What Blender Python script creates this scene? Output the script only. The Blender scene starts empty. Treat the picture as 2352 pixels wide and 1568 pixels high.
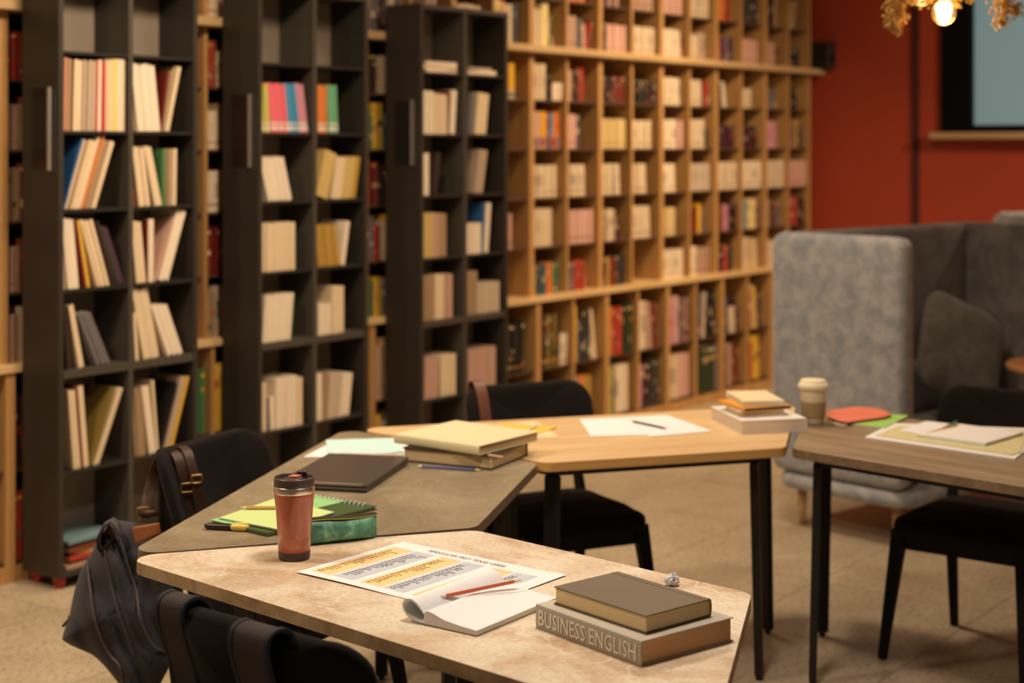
import bpy, math, random
from mathutils import Vector, Matrix, noise as mn
R=math.radians; sin=math.sin; cos=math.cos; PI=math.pi
random.seed(7)
C=bpy.context.scene.collection
# ------------------------------------------------------------------ camera model (photograph 2352x1568, level camera with lens shift)
F=3650.0; H=1.68; A=R(37); HOR=335.0
FW=(cos(A),sin(A)); RT=(sin(A),-cos(A))
def at(x,y,z=0.74):
    d=F*(H-z)/(y-HOR); s=(x-1176)/F*d
    return (d*FW[0]+s*RT[0], d*FW[1]+s*RT[1], z)
def ray(x,y,d):
    s=(x-1176)/F*d
    return (d*FW[0]+s*RT[0], d*FW[1]+s*RT[1], H+(HOR-y)*d/F)
def onY(x,y,Y):
    r=(x-1176)/F; d=Y/(FW[1]+r*RT[1]); return (d*FW[0]+r*d*RT[0], Y, H+(HOR-y)*d/F)
# ------------------------------------------------------------------ materials
def lin(c):
    c=c/255.0
    return c/12.92 if c<=.04045 else ((c+.055)/1.055)**2.4
W0=(lin(250),lin(234),lin(215))
def px(r,g,b,k=1.0):
    return tuple(min(.92,max(.003,lin(v)/w*.80*k)) for v,w in zip((r,g,b),W0))
_m={}
def mat(name,col,rough=.6,metal=0,spec=.5,bump=0,bscale=60,var=0,vscale=8,coat=0,sheen=0,emit=None,es=0,trans=0,aniso=None):
    if name in _m: return _m[name]
    m=bpy.data.materials.new(name); m.use_nodes=True
    nt=m.node_tree; b=nt.nodes['Principled BSDF']; L=nt.links
    b.inputs['Base Color'].default_value=(*col,1); b.inputs['Roughness'].default_value=rough
    b.inputs['Metallic'].default_value=metal; b.inputs['Specular IOR Level'].default_value=spec
    if coat: b.inputs['Coat Weight'].default_value=coat; b.inputs['Coat Roughness'].default_value=.08
    if sheen: b.inputs['Sheen Weight'].default_value=sheen
    if trans: b.inputs['Transmission Weight'].default_value=trans
    if emit: b.inputs['Emission Color'].default_value=(*emit,1); b.inputs['Emission Strength'].default_value=es
    if var or bump:
        tc=nt.nodes.new('ShaderNodeTexCoord')
        src=tc.outputs['Object']
        if aniso:
            mp=nt.nodes.new('ShaderNodeMapping'); mp.inputs['Scale'].default_value=aniso; L.new(src,mp.inputs[0]); src=mp.outputs[0]
        if var:
            n=nt.nodes.new('ShaderNodeTexNoise'); n.inputs['Scale'].default_value=vscale; n.inputs['Detail'].default_value=6
            L.new(src,n.inputs['Vector'])
            mx=nt.nodes.new('ShaderNodeMix'); mx.data_type='RGBA'
            mx.inputs[6].default_value=(*[max(0,c*(1-var)) for c in col],1); mx.inputs[7].default_value=(*[min(1,c*(1+var)) for c in col],1)
            L.new(n.outputs['Fac'],mx.inputs[0]); L.new(mx.outputs[2],b.inputs['Base Color'])
        if bump:
            n2=nt.nodes.new('ShaderNodeTexNoise'); n2.inputs['Scale'].default_value=bscale; n2.inputs['Detail'].default_value=4
            L.new(src,n2.inputs['Vector'])
            bp=nt.nodes.new('ShaderNodeBump'); bp.inputs['Strength'].default_value=bump; bp.inputs['Distance'].default_value=.004
            L.new(n2.outputs['Fac'],bp.inputs['Height']); L.new(bp.outputs[0],b.inputs['Normal'])
    _m[name]=m; return m
def ramp(nt,pts):
    r=nt.nodes.new('ShaderNodeValToRGB'); e=r.color_ramp.elements
    while len(e)<len(pts): e.new(.5)
    for i,(p,c) in enumerate(pts): e[i].position=p; e[i].color=(*c,1)
    return r
def base(name,rough):
    m=bpy.data.materials.new(name); m.use_nodes=True; b=m.node_tree.nodes['Principled BSDF']; b.inputs['Roughness'].default_value=rough
    tc=m.node_tree.nodes.new('ShaderNodeTexCoord'); return m,m.node_tree,b,tc.outputs['Object'],m.node_tree.links
def noise(nt,L,src,scale,detail=5,rough=.55,dist=0,map_=None):
    if map_:
        mp=nt.nodes.new('ShaderNodeMapping'); mp.inputs['Scale'].default_value=map_; L.new(src,mp.inputs[0]); src=mp.outputs[0]
    n=nt.nodes.new('ShaderNodeTexNoise'); n.inputs['Scale'].default_value=scale; n.inputs['Detail'].default_value=detail
    n.inputs['Roughness'].default_value=rough; n.inputs['Distortion'].default_value=dist; L.new(src,n.inputs['Vector']); return n.outputs['Fac']
def mix(nt,L,f,a,b,mode='MIX'):
    x=nt.nodes.new('ShaderNodeMix'); x.data_type='RGBA'; x.blend_type=mode
    for i,v in ((0,f),(6,a),(7,b)):
        if isinstance(v,(int,float)): x.inputs[i].default_value=v
        elif isinstance(v,tuple): x.inputs[i].default_value=(*v,1)
        else: L.new(v,x.inputs[i])
    return x.outputs[2]
def marble_mat():
    m,nt,b,src,L=base('beige_marble',.42)
    big=ramp(nt,[(.30,px(184,138,98)),(.42,px(220,182,138)),(.56,px(240,212,172)),(.75,px(250,228,192))])
    L.new(noise(nt,L,src,4.2,8,.62,.6),big.inputs[0])
    fine=ramp(nt,[(.36,(.60,.55,.50)),(.56,(1,1,1))]); L.new(noise(nt,L,src,95,4,.7),fine.inputs[0])
    c=mix(nt,L,.46,big.outputs[0],fine.outputs[0],'MULTIPLY')
    # cream veins: edges of warped cells, broken up by noise
    nz=nt.nodes.new('ShaderNodeTexNoise'); nz.inputs['Scale'].default_value=5; nz.inputs['Detail'].default_value=6; L.new(src,nz.inputs['Vector'])
    vm=nt.nodes.new('ShaderNodeVectorMath'); vm.operation='MULTIPLY_ADD'; L.new(nz.outputs['Color'],vm.inputs[0]); vm.inputs[1].default_value=(.35,.35,.35); L.new(src,vm.inputs[2])
    vo=nt.nodes.new('ShaderNodeTexVoronoi'); vo.feature='DISTANCE_TO_EDGE'; vo.inputs['Scale'].default_value=6.5; L.new(vm.outputs[0],vo.inputs['Vector'])
    vr=ramp(nt,[(.0,(1,1,1)),(.012,(.5,.5,.5)),(.035,(0,0,0))]); L.new(vo.outputs['Distance'],vr.inputs[0])
    br=ramp(nt,[(.45,(0,0,0)),(.60,(.62,.62,.62))]); L.new(noise(nt,L,src,3.2,3),br.inputs[0])
    vf=mix(nt,L,1.0,vr.outputs[0],br.outputs[0],'MULTIPLY')
    c=mix(nt,L,vf,c,px(255,236,200))
    # few dark brown hairlines
    vo2=nt.nodes.new('ShaderNodeTexVoronoi'); vo2.feature='DISTANCE_TO_EDGE'; vo2.inputs['Scale'].default_value=9; L.new(vm.outputs[0],vo2.inputs['Vector'])
    v2=ramp(nt,[(.0,(1,1,1)),(.012,(0,0,0))]); L.new(vo2.outputs['Distance'],v2.inputs[0])
    b2=ramp(nt,[(.58,(0,0,0)),(.68,(.7,.7,.7))]); L.new(noise(nt,L,src,6,3),b2.inputs[0])
    c=mix(nt,L,mix(nt,L,1.0,v2.outputs[0],b2.outputs[0],'MULTIPLY'),c,px(150,100,62))
    L.new(c,b.inputs['Base Color']); return m
def stone_mat(name,a,c_,d,scale=3,rough=.45,streak=None,fine=70):
    m,nt,b,src,L=base(name,rough)
    r=ramp(nt,[(.3,a),(.52,c_),(.72,d)]); L.new(noise(nt,L,src,scale,8,.6,.8,streak),r.inputs[0])
    f=ramp(nt,[(.3,(.78,.78,.78)),(.65,(1,1,1))]); L.new(noise(nt,L,src,fine,3,.7),f.inputs[0])
    c=mix(nt,L,.7,r.outputs[0],f.outputs[0],'MULTIPLY')
    vo=nt.nodes.new('ShaderNodeTexVoronoi'); vo.feature='DISTANCE_TO_EDGE'; vo.inputs['Scale'].default_value=7
    nz=nt.nodes.new('ShaderNodeTexNoise'); nz.inputs['Scale'].default_value=6; L.new(src,nz.inputs['Vector'])
    vm=nt.nodes.new('ShaderNodeVectorMath'); vm.operation='MULTIPLY_ADD'; L.new(nz.outputs['Color'],vm.inputs[0]); vm.inputs[1].default_value=(.4,.4,.4); L.new(src,vm.inputs[2]); L.new(vm.outputs[0],vo.inputs['Vector'])
    vr=ramp(nt,[(.0,(.4,.4,.4)),(.012,(0,0,0))]); L.new(vo.outputs['Distance'],vr.inputs[0])
    L.new(mix(nt,L,vr.outputs[0],c,tuple(min(.9,q*1.6) for q in d)) if name=='grey_stone' else c,b.inputs['Base Color']); return m
def wood_mat(name,a,c_,map_=(1,14,1),scale=3,rough=.45):
    m,nt,b,src,L=base(name,rough)
    r=ramp(nt,[(.3,a),(.7,c_)]); L.new(noise(nt,L,src,scale,6,.6,.4,map_),r.inputs[0])
    f=ramp(nt,[(.35,(.86,.86,.86)),(.6,(1,1,1))]); L.new(noise(nt,L,src,scale*14,3,.6,0,map_),f.inputs[0])
    L.new(mix(nt,L,.6,r.outputs[0],f.outputs[0],'MULTIPLY'),b.inputs['Base Color']); return m
def floor_mat():
    m,nt,b,src,L=base('terrazzo_tile',.38)
    mp=nt.nodes.new('ShaderNodeMapping'); mp.inputs['Location'].default_value=(-.25,-.07,0); L.new(src,mp.inputs[0])
    bk=nt.nodes.new('ShaderNodeTexBrick'); bk.offset=0; bk.squash=1
    bk.inputs['Scale'].default_value=1; bk.inputs['Brick Width'].default_value=.67; bk.inputs['Row Height'].default_value=.67
    bk.inputs['Mortar Size'].default_value=.004; bk.inputs['Mortar Smooth'].default_value=.2
    bk.inputs['Color1'].default_value=(1,1,1,1); bk.inputs['Color2'].default_value=(.93,.93,.93,1); bk.inputs['Mortar'].default_value=(.6,.58,.55,1)
    L.new(mp.outputs[0],bk.inputs['Vector'])
    r=ramp(nt,[(.3,(.41,.325,.215)),(.55,(.51,.42,.285)),(.75,(.60,.50,.35))]); L.new(noise(nt,L,src,2.6,8,.7),r.inputs[0])
    f=ramp(nt,[(.38,(.48,.42,.38)),(.49,(1,1,1)),(.68,(1,1,1)),(.8,(1,1,1))]); L.new(noise(nt,L,src,48,4,.75),f.inputs[0])
    c=mix(nt,L,.8,r.outputs[0],f.outputs[0],'MULTIPLY'); c=mix(nt,L,1.0,c,bk.outputs['Color'],'MULTIPLY')
    L.new(c,b.inputs['Base Color']); return m
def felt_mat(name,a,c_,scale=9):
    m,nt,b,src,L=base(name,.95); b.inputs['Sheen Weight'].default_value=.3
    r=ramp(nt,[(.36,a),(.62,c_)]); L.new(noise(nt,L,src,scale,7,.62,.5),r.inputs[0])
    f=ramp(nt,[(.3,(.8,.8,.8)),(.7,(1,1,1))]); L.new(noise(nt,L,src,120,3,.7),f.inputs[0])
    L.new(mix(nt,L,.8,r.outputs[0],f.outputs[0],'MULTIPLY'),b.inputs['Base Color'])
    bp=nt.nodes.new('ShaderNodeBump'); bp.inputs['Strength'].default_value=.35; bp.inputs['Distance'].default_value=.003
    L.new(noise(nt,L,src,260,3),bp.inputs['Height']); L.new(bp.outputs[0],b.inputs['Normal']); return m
def stripes_mat(name,a,c_,scale,rough=.8):      # page edges: fine horizontal leaves
    m,nt,b,src,L=base(name,rough)
    f=ramp(nt,[(.35,a),(.65,c_)]); L.new(noise(nt,L,src,9,5,.8,0,(1.2,1.2,scale)),f.inputs[0]); L.new(f.outputs[0],b.inputs['Base Color']); return m
def grid_mat(name,paper,ink,step):
    m,nt,b,src,L=base(name,.8)
    bk=nt.nodes.new('ShaderNodeTexBrick'); bk.offset=0; bk.inputs['Scale'].default_value=1
    bk.inputs['Brick Width'].default_value=step; bk.inputs['Row Height'].default_value=step; bk.inputs['Mortar Size'].default_value=step*.07
    bk.inputs['Color1'].default_value=(*paper,1); bk.inputs['Color2'].default_value=(*paper,1); bk.inputs['Mortar'].default_value=(*ink,1)
    L.new(src,bk.inputs['Vector']); L.new(bk.outputs['Color'],b.inputs['Base Color']); return m

MARBLE=marble_mat()
MARBLE_EDGE=stone_mat('marble_edge',px(158,120,80),px(198,156,108),px(222,182,132),9,.5,None,110)
STONE=stone_mat('grey_stone',px(134,112,80),px(156,132,96),px(176,150,112),3.5,.42)
STONE_EDGE=stone_mat('grey_stone_edge',px(112,88,62),px(130,104,74),px(142,116,84),10,.5)
OAKTOP=wood_mat('oak_tabletop',px(222,168,108),px(246,204,142),(1,16,1),2.2,.42)
OAKEDGE=wood_mat('oak_table_edge',px(226,160,80),px(240,178,98),(1,1,16),4,.45)
DWOOD=wood_mat('brown_wood_tabletop',px(140,112,80),px(182,146,104),(1,9,1),2.6,.42)
DEDGE=stone_mat('brown_table_edge',px(124,94,62),px(142,110,76),px(160,124,88),20,.5)
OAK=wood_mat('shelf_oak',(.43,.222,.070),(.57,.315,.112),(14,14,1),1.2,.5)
OAKD=mat('shaded_oak_back',(.060,.028,.014),.6,var=.15)  # oak back darkened so the shade inside the cells is in its colour
OAKSH=mat('shaded_oak_shelf',(.10,.05,.028),.5)  # oak boards coloured dark to stand in for the shadow on recessed shelves
DARK=mat('charcoal_laminate',(.031,.025,.018),.50,var=.10,vscale=3)
DARKEDGE=mat('charcoal_edge',(.062,.052,.038),.5)
DARKIN=mat('charcoal_shelf_metal',(.02,.018,.015),.4)
BACKP=mat('grey_beige_back',(.24,.19,.14),.6)
RECESS=mat('dark_plum_plate',(.022,.010,.009),.35)
CHROME=mat('brushed_steel',(.85,.80,.74),.5,metal=1)
REDW=mat('red_paint',(.36,.045,.016),.6,var=.05,vscale=2)
GROOVE=mat('dark_red_groove',(.05,.008,.005),.8)
BLACK=mat('black_powder_coat',(.014,.012,.009),.5,spec=.35)
BLACKW=mat('black_stained_wood',(.006,.005,.005),.6,spec=.25)
VELV=mat('black_upholstery',(.009,.007,.006),.95,spec=.15,sheen=.03,bump=.2,bscale=220)
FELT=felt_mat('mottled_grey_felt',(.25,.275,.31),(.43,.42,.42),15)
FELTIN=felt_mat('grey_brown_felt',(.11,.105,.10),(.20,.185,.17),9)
PILLOW=felt_mat('dark_grey_felt',(.09,.085,.075),(.17,.155,.13),10)
BEECH=mat('beech_leg',(.55,.33,.15),.5)
PAPER=mat('white_paper',px(250,234,216),.85)
PAPER2=mat('page_paper',px(248,230,208),.85)
FLOOR=floor_mat()
WALLC=mat('plaster',(.45,.38,.30),.8)
NAVY=mat('navy_canvas',(.044,.041,.050),.95,bump=.5,bscale=260,var=.25,vscale=7,sheen=.1)
NAVYP=mat('canvas_piping',(.115,.095,.092),.9)
WEB=mat('brown_webbing',(.046,.034,.033),.9,bump=.5,bscale=300,var=.15,vscale=10)
WEBN=mat('navy_binding',(.018,.020,.028),.85,bump=.4,bscale=400)
LEATHER=mat('tan_leather',(.36,.125,.038),.48,var=.3,vscale=18,bump=.4,bscale=60)
LEATHERD=mat('dark_brown_leather',(.055,.022,.011),.5,var=.3,vscale=14,bump=.3,bscale=60)
BRASS=mat('antique_brass',(.42,.26,.10),.42,metal=1)
LINING=mat('brown_lining',(.13,.055,.025),.8)
# ------------------------------------------------------------------ mesh builder
class MB:
    def __init__(s): s.v=[]; s.f=[]; s.m=[]
    def add(s,vs,fs,mi=0):
        o=len(s.v); s.v+= [tuple(v) for v in vs]; s.f+=[tuple(o+i for i in f) for f in fs]; s.m+=[mi]*len(fs); return s
    def box(s,x0,x1,y0,y1,z0,z1,mi=0):
        return s.hexa([(x0,y0,z0),(x1,y0,z0),(x1,y1,z0),(x0,y1,z0),(x0,y0,z1),(x1,y0,z1),(x1,y1,z1),(x0,y1,z1)],mi)
    def hexa(s,p,mi=0):
        return s.add(p,[(3,2,1,0),(4,5,6,7),(0,1,5,4),(1,2,6,5),(2,3,7,6),(3,0,4,7)],mi)
    def bar(s,a,b,wa,wb,up=(0,0,1),mi=0):       # tapered square bar a->b; wa/wb = (w,d)
        a=Vector(a); b=Vector(b); d=(b-a).normalized(); u=Vector(up)
        if abs(d.dot(u))>.95: u=Vector((0,1,0))
        x=d.cross(u).normalized(); y=x.cross(d)
        P=[]
        for c,w in ((a,wa),(b,wb)):
            for i,j in ((-1,-1),(1,-1),(1,1),(-1,1)): P.append(c+x*w[0]/2*i+y*w[1]/2*j)
        return s.hexa(P,mi)
    def prism(s,poly,z0,z1,mi=0,ms=None):
        n=len(poly); vs=[(x,y,z0) for x,y in poly]+[(x,y,z1) for x,y in poly]
        s.add(vs,[tuple(range(n))[::-1],tuple(range(n,2*n))],mi)
        o=len(s.v)-2*n
        for i in range(n): s.f.append((o+i,o+(i+1)%n,o+n+(i+1)%n,o+n+i)); s.m.append(mi if ms is None else ms)
        return s
    def lathe(s,prof,c=(0,0,0),n=40,mi=0,mis=None):
        vs=[];fs=[];mm=[]
        for r,z in prof:
            for k in range(n): a=2*PI*k/n; vs.append((c[0]+r*cos(a),c[1]+r*sin(a),c[2]+z))
        for i in range(len(prof)-1):
            for k in range(n): fs.append((i*n+k,i*n+(k+1)%n,(i+1)*n+(k+1)%n,(i+1)*n+k)); mm.append(mi if mis is None else mis[i])
        o=len(s.v); s.v+=vs; s.f+=[tuple(o+i for i in f) for f in fs]; s.m+=mm
        if prof[0][0]>1e-6: s.f.append(tuple(o+k for k in range(n))[::-1]); s.m.append(mm[0])
        if prof[-1][0]>1e-6: s.f.append(tuple(o+(len(prof)-1)*n+k for k in range(n))); s.m.append(mm[-1])
        return s
    def tube(s,path,r,n=8,mi=0,closed=False,rr=None):
        P=[Vector(p) for p in path]; N=len(P); vs=[]; up=None
        for i,p in enumerate(P):
            if closed: d=P[(i+1)%N]-P[i-1]
            else: d=P[min(i+1,N-1)]-P[max(i-1,0)]
            d.normalize()
            if up is None:
                up=Vector((0,0,1)) if abs(d.z)<.9 else Vector((1,0,0))
            x=d.cross(up)
            if x.length<1e-6: x=d.cross(Vector((0,1,.3)))
            x.normalize(); y=x.cross(d); up=y
            q=rr[i] if rr else r
            for k in range(n): a=2*PI*k/n; vs.append(p+x*q*cos(a)+y*q*sin(a))
        fs=[]
        for i in range(N if closed else N-1):
            j=(i+1)%N
            for k in range(n): fs.append((i*n+k,i*n+(k+1)%n,j*n+(k+1)%n,j*n+k))
        if not closed: fs+= [tuple(range(n))[::-1],tuple((N-1)*n+k for k in range(n))]
        return s.add(vs,fs,mi)
    def ribbon(s,path,wdir,w,t,mi=0):           # flat strap along a path
        P=[Vector(p) for p in path]; wd=[Vector(x).normalized() for x in wdir] if isinstance(wdir[0],(tuple,Vector,list)) else [Vector(wdir).normalized()]*len(P)
        vs=[]; N=len(P)
        for i,p in enumerate(P):
            d=(P[min(i+1,N-1)]-P[max(i-1,0)]).normalized(); nrm=d.cross(wd[i]).normalized()
            for a,b in ((-1,-1),(1,-1),(1,1),(-1,1)): vs.append(p+wd[i]*w/2*a+nrm*t/2*b)
        fs=[(3,2,1,0),tuple((N-1)*4+k for k in range(4))]
        for i in range(N-1):
            for k in range(4): fs.append((i*4+k,i*4+(k+1)%4,(i+1)*4+(k+1)%4,(i+1)*4+k))
        return s.add(vs,fs,mi)
    def puff(s,outline,t,fn,p=4,rings=7,c=None,mi=0,flat_back=False):
        n=len(outline)
        if c is None: c=(sum(q[0] for q in outline)/n,sum(q[1] for q in outline)/n)
        vs=[]; idx=[]
        fr=[1.0]+[cos(PI/2*k/rings)**(.55) if k<rings else 0 for k in range(1,rings)]
        fr=[(1-(k/rings))**.5 if False else 1-(k/rings)**2.2 for k in range(rings)]
        for side in (1,-1):
            L=[]
            for k,f in enumerate(fr):
                if k==0 and side==-1: L.append(idx[0][0]); continue
                h=t*(1-f**p)**(1.0/p) if f<1 else 0
                st=len(vs)
                for (x,y) in outline:
                    vs.append(fn(c[0]+(x-c[0])*f,c[1]+(y-c[1])*f,side*h*(0 if (flat_back and side<0) else 1)))
                L.append(st)
            vs.append(fn(c[0],c[1],side*t*(0 if (flat_back and side<0) else 1))); ci=len(vs)-1
            idx.append(L)
            for k in range(len(fr)-1):
                a,b=L[k],L[k+1]
                for i in range(n):
                    j=(i+1)%n; q=(a+i,a+j,b+j,b+i); s_=q if side==1 else q[::-1]
                    s.f.append(tuple(len(s.v)+v for v in s_)); s.m.append(mi)
            for i in range(n):
                j=(i+1)%n; q=(L[-1]+i,L[-1]+j,ci); q=q if side==1 else q[::-1]
                s.f.append(tuple(len(s.v)+v for v in q)); s.m.append(mi)
        s.v+=[tuple(v) for v in vs]; return s
    def grid(s,nu,nv,fn,mi=0,t=None):
        vs=[fn(i/nu,j/nv) for i in range(nu+1) for j in range(nv+1)]
        fs=[(i*(nv+1)+j,(i+1)*(nv+1)+j,(i+1)*(nv+1)+j+1,i*(nv+1)+j+1) for i in range(nu) for j in range(nv)]
        return s.add(vs,fs,mi)
    def build(s,name,mats,parent=None,origin=(0,0,0),smooth=False,bevel=0,seg=2,sub=0,solid=0,loc=None,rotz=0,angle=40):
        me=bpy.data.meshes.new(name); o3=Vector(origin)
        me.from_pydata([tuple(Vector(v)-o3) for v in s.v],[],s.f)
        if not isinstance(mats,(list,tuple)): mats=[mats]
        for m in mats: me.materials.append(m)
        me.polygons.foreach_set('material_index',s.m)
        if smooth: me.polygons.foreach_set('use_smooth',[True]*len(me.polygons))
        me.update(); me.validate()
        o=bpy.data.objects.new(name,me); C.objects.link(o)
        if parent is not None: o.parent=parent
        if loc is not None: o.location=loc; o.rotation_euler=(0,0,rotz)
        elif parent is None: o.location=origin
        if solid: md=o.modifiers.new('s','SOLIDIFY'); md.thickness=solid; md.offset=0
        if sub: md=o.modifiers.new('u','SUBSURF'); md.levels=md.render_levels=sub
        if bevel:
            md=o.modifiers.new('b','BEVEL'); md.width=bevel; md.segments=seg; md.limit_method='ANGLE'; md.angle_limit=R(angle)
            if not smooth: me.polygons.foreach_set('use_smooth',[True]*len(me.polygons)); md.harden_normals=True
        return o
def spl(P,n=4,closed=False):
    P=[Vector(p) for p in P]; N=len(P); o=[]
    for i in range(N-1):
        p0,p1,p2,p3=P[max(0,i-1)],P[i],P[i+1],P[min(N-1,i+2)]
        for k in range(n):
            t=k/n; o.append(.5*((2*p1)+(-p0+p2)*t+(2*p0-5*p1+4*p2-p3)*t*t+(-p0+3*p1-3*p2+p3)*t**3))
    return o+[P[-1]]
def tag(o,label,cat,group=None,kind=None):
    o['label']=label; o['category']=cat
    if group: o['group']=group
    if kind: o['kind']=kind
    return o
def thing(name,label,cat,loc=(0,0,0),rotz=0,group=None):
    o=bpy.data.objects.new(name,None); C.objects.link(o); o.empty_display_size=.05
    o.location=loc; o.rotation_euler=(0,0,rotz); return tag(o,label,cat,group)
def struct(name,mb,m,bevel=0,label=None,parent=None):
    o=mb.build(name,m,parent,bevel=bevel)
    if parent is None:
        o['kind']='structure'; o['label']=label or name; o['category']=name.split('_')[0]
    return o
def rrect(x0,x1,y0,y1,r,n=5):
    P=[]
    for cx,cy,a in ((x1-r,y1-r,0),(x0+r,y1-r,90),(x0+r,y0+r,180),(x1-r,y0+r,270)):
        for k in range(n+1): t=R(a+90*k/n); P.append((cx+r*cos(t),cy+r*sin(t)))
    return P
def rpoly(pts,r,n=7):
    out=[]; N=len(pts)
    for i in range(N):
        p=Vector(pts[i]); a=(Vector(pts[i-1])-p).normalized(); b=(Vector(pts[(i+1)%N])-p).normalized()
        th=math.acos(max(-1,min(1,a.dot(b)))); q=r/math.tan(th/2); c=p+(a+b).normalized()*(r/sin(th/2))
        s0=p+a*q-c; s1=p+b*q-c; a0=math.atan2(s0.y,s0.x); a1=math.atan2(s1.y,s1.x)
        d=(a1-a0+PI)%(2*PI)-PI
        for k in range(n+1): t=a0+d*k/n; out.append((c.x+r*cos(t),c.y+r*sin(t)))
    return out
def rect(a,b,c,z):
    a=Vector(at(*a,z)); b=Vector(at(*b,z)); c=Vector(at(*c,z))
    ctr=(a+c)/2; w=c-b; l=(b-a)
    aw=math.atan2(w.y,w.x); al=math.atan2(l.y,l.x); al+=PI/2   # l runs near to far edge: perpendicular to w
    e=(al-aw+PI/2)%PI-PI/2
    return (ctr.x,ctr.y,z),aw+e/2,w.length,l.length
def lettering(body,size,m,parent,loc,rot,name='lettering',sx=1.0,extrude=.0002,align='LEFT',space=1.0,shear=0,dy=None,bold=.003):
    cu=bpy.data.curves.new(name,'FONT'); cu.body=body; cu.size=size; cu.extrude=extrude; cu.align_x=align; cu.space_line=space; cu.resolution_u=2; cu.offset=bold*size
    to=bpy.data.objects.new(name,cu); C.objects.link(to)
    dg=bpy.context.evaluated_depsgraph_get(); me=bpy.data.meshes.new_from_object(to.evaluated_get(dg)); bpy.data.objects.remove(to)
    for v in me.vertices: v.co.x*=sx
    if dy is not None: pass
    me.materials.clear(); me.materials.append(m)
    o=bpy.data.objects.new(name,me); C.objects.link(o); o.parent=parent; o.location=loc; o.rotation_euler=rot
    return o
# ------------------------------------------------------------------ room shell
YB=5.58; XW=10.76
struct('floor',MB().box(-1.5,XW+.2,-3.5,YB+.2,-.1,0),FLOOR,label='beige terrazzo tile floor with thin grout lines')
struct('wall_bookcase_side',MB().box(-1.5,XW+.2,YB,YB+.12,0,3.3),WALLC,label='plain wall behind the long oak bookcase')
wy0,wy1,wz0=4.32,2.3,1.775          # window opening on the red wall
rw=MB(); rw.box(XW,XW+.14,wy0,YB,0,3.3); rw.box(XW,XW+.14,-3.5,wy1,0,3.3); rw.box(XW,XW+.14,wy1,wy0,0,wz0); rw.box(XW,XW+.14,wy1,wy0,3.1,3.3)
struct('wall_red',rw,REDW,label='brick-red painted end wall with window')
struct('ceiling',MB().box(-1.5,XW+.2,-3.5,YB+.2,3.3,3.4),WALLC,label='plain ceiling above the reading room')
struct('trim_1',MB().box(XW-.012,XW-.0005,4.483,4.535,0,3.3),GROOVE,label='dark vertical joint strip on the red wall')
wn=MB(); fb=mat('black_window_frame',(.003,.003,.003),.8,spec=.1)
wn.box(XW-.02,XW+.10,4.102,4.32,wz0,3.1); wn.box(XW-.02,XW+.10,wy1,4.102,wz0,1.825); wn.box(XW-.02,XW+.10,wy1,4.102,3.03,3.1); wn.box(XW-.02,XW+.10,wy1,wy1+.08,1.825,3.03)
w=struct('window_1',wn,fb,label='black framed window glowing pale blue on the red wall')
MB().box(XW+.05,XW+.06,wy1+.08,4.102,1.825,3.03).build('pane',mat('pale_blue_lit_glass',(.10,.15,.16),.4,emit=(lin(112),lin(134),lin(134)),es=.72),w)
MB().box(XW-.10,XW,wy1-.05,4.375,1.728,1.774).build('window_sill',mat('pale_wood_sill',(.46,.30,.17),.6),w,bevel=.004)
# ------------------------------------------------------------------ books
COL={ # spine colours
'salmon':(205,140,110),'tan':(170,140,105),'brown':(120,82,50),'cream':(232,208,170),'white':(240,222,195),'grey':(190,165,140),
'lgrey':(205,185,160),'red':(190,60,45),'yellowc':(238,215,140),'blue':(45,95,150),'orange':(225,130,60),'darkred':(110,25,20),
'yellow':(225,180,60),'dkbrown':(52,36,26),'dkgrey':(60,55,50),'purple':(85,45,70),'slate':(110,105,105),'brownred':(125,60,40),
'olive':(130,110,50),'black':(22,18,16),'dusty':(200,160,140),'lime':(205,200,100),'pink':(235,110,120),'sky':(70,150,190),
'mauve':(205,140,155),'green':(70,120,70),'darkgreen':(40,55,25),'orangeb':(235,140,40),'seagreen':(110,175,130),'khaki':(210,180,110),'ochre':(185,145,60),
'navy':(35,40,75),'teal':(60,90,95),'plum':(70,30,40),'lblue':(120,150,155),'gold':(235,180,40),'pinkc':(225,175,160),'bigred':(200,55,40)}
WORD={'tan':'tan','yellowc':'pale yellow','lgrey':'pale grey','darkred':'dark red','dkbrown':'dark brown','dkgrey':'dark grey','brownred':'reddish brown','dusty':'dusty pink','sky':'sky blue','orangeb':'orange','seagreen':'sea green','lblue':'light blue','pinkc':'pale pink','bigred':'red','olive':'olive','slate':'slate grey'}
def bmat(c):
    r,g,b=COL[c]; return mat('cover_'+WORD.get(c,c).replace(' ','_'),tuple(min(.8,lin(v)*.90) for v in (r,g,b)),.55,var=.07,vscale=30)
PAGES=stripes_mat('book_pages',(.60,.50,.36),(.72,.62,.47),60)
BAND=mat('cover_pale_band',(.78,.70,.62),.6)
BANDED={'lime','pink','sky','mauve','orangeb','seagreen'}
def book_mesh(mb,t,h,d,band,cover=0,pg=1,bd=2,T=None):
    """upright book, base at z=0, spine at y=0 facing -y, x 0..t"""
    c=min(.0022,t*.16); vs0=len(mb.v)
    mb.box(0,t,0,.003,0,h,cover); mb.box(0,c,.003,d,0,h,cover); mb.box(t-c,t,.003,d,0,h,cover)
    mb.box(c,t-c,.003,d-.004,.003,h-.004,pg)
    if band:
        for z0,z1 in ((.05,.13),(.17,.21)): mb.box(t*.08,t*.92,-.0006,0,h*z0,h*z1,bd)
    if T: mb.v[vs0:]=[tuple(T@Vector(v)) for v in mb.v[vs0:]]
ORD=['first','second','third','fourth','fifth','sixth','seventh','eighth','ninth','tenth','eleventh','twelfth','thirteenth','fourteenth','fifteenth','sixteenth','seventeenth','eighteenth','nineteenth','twentieth','twenty-first','twenty-second','twenty-third','twenty-fourth','twenty-fifth']
YF=4.97
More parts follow.
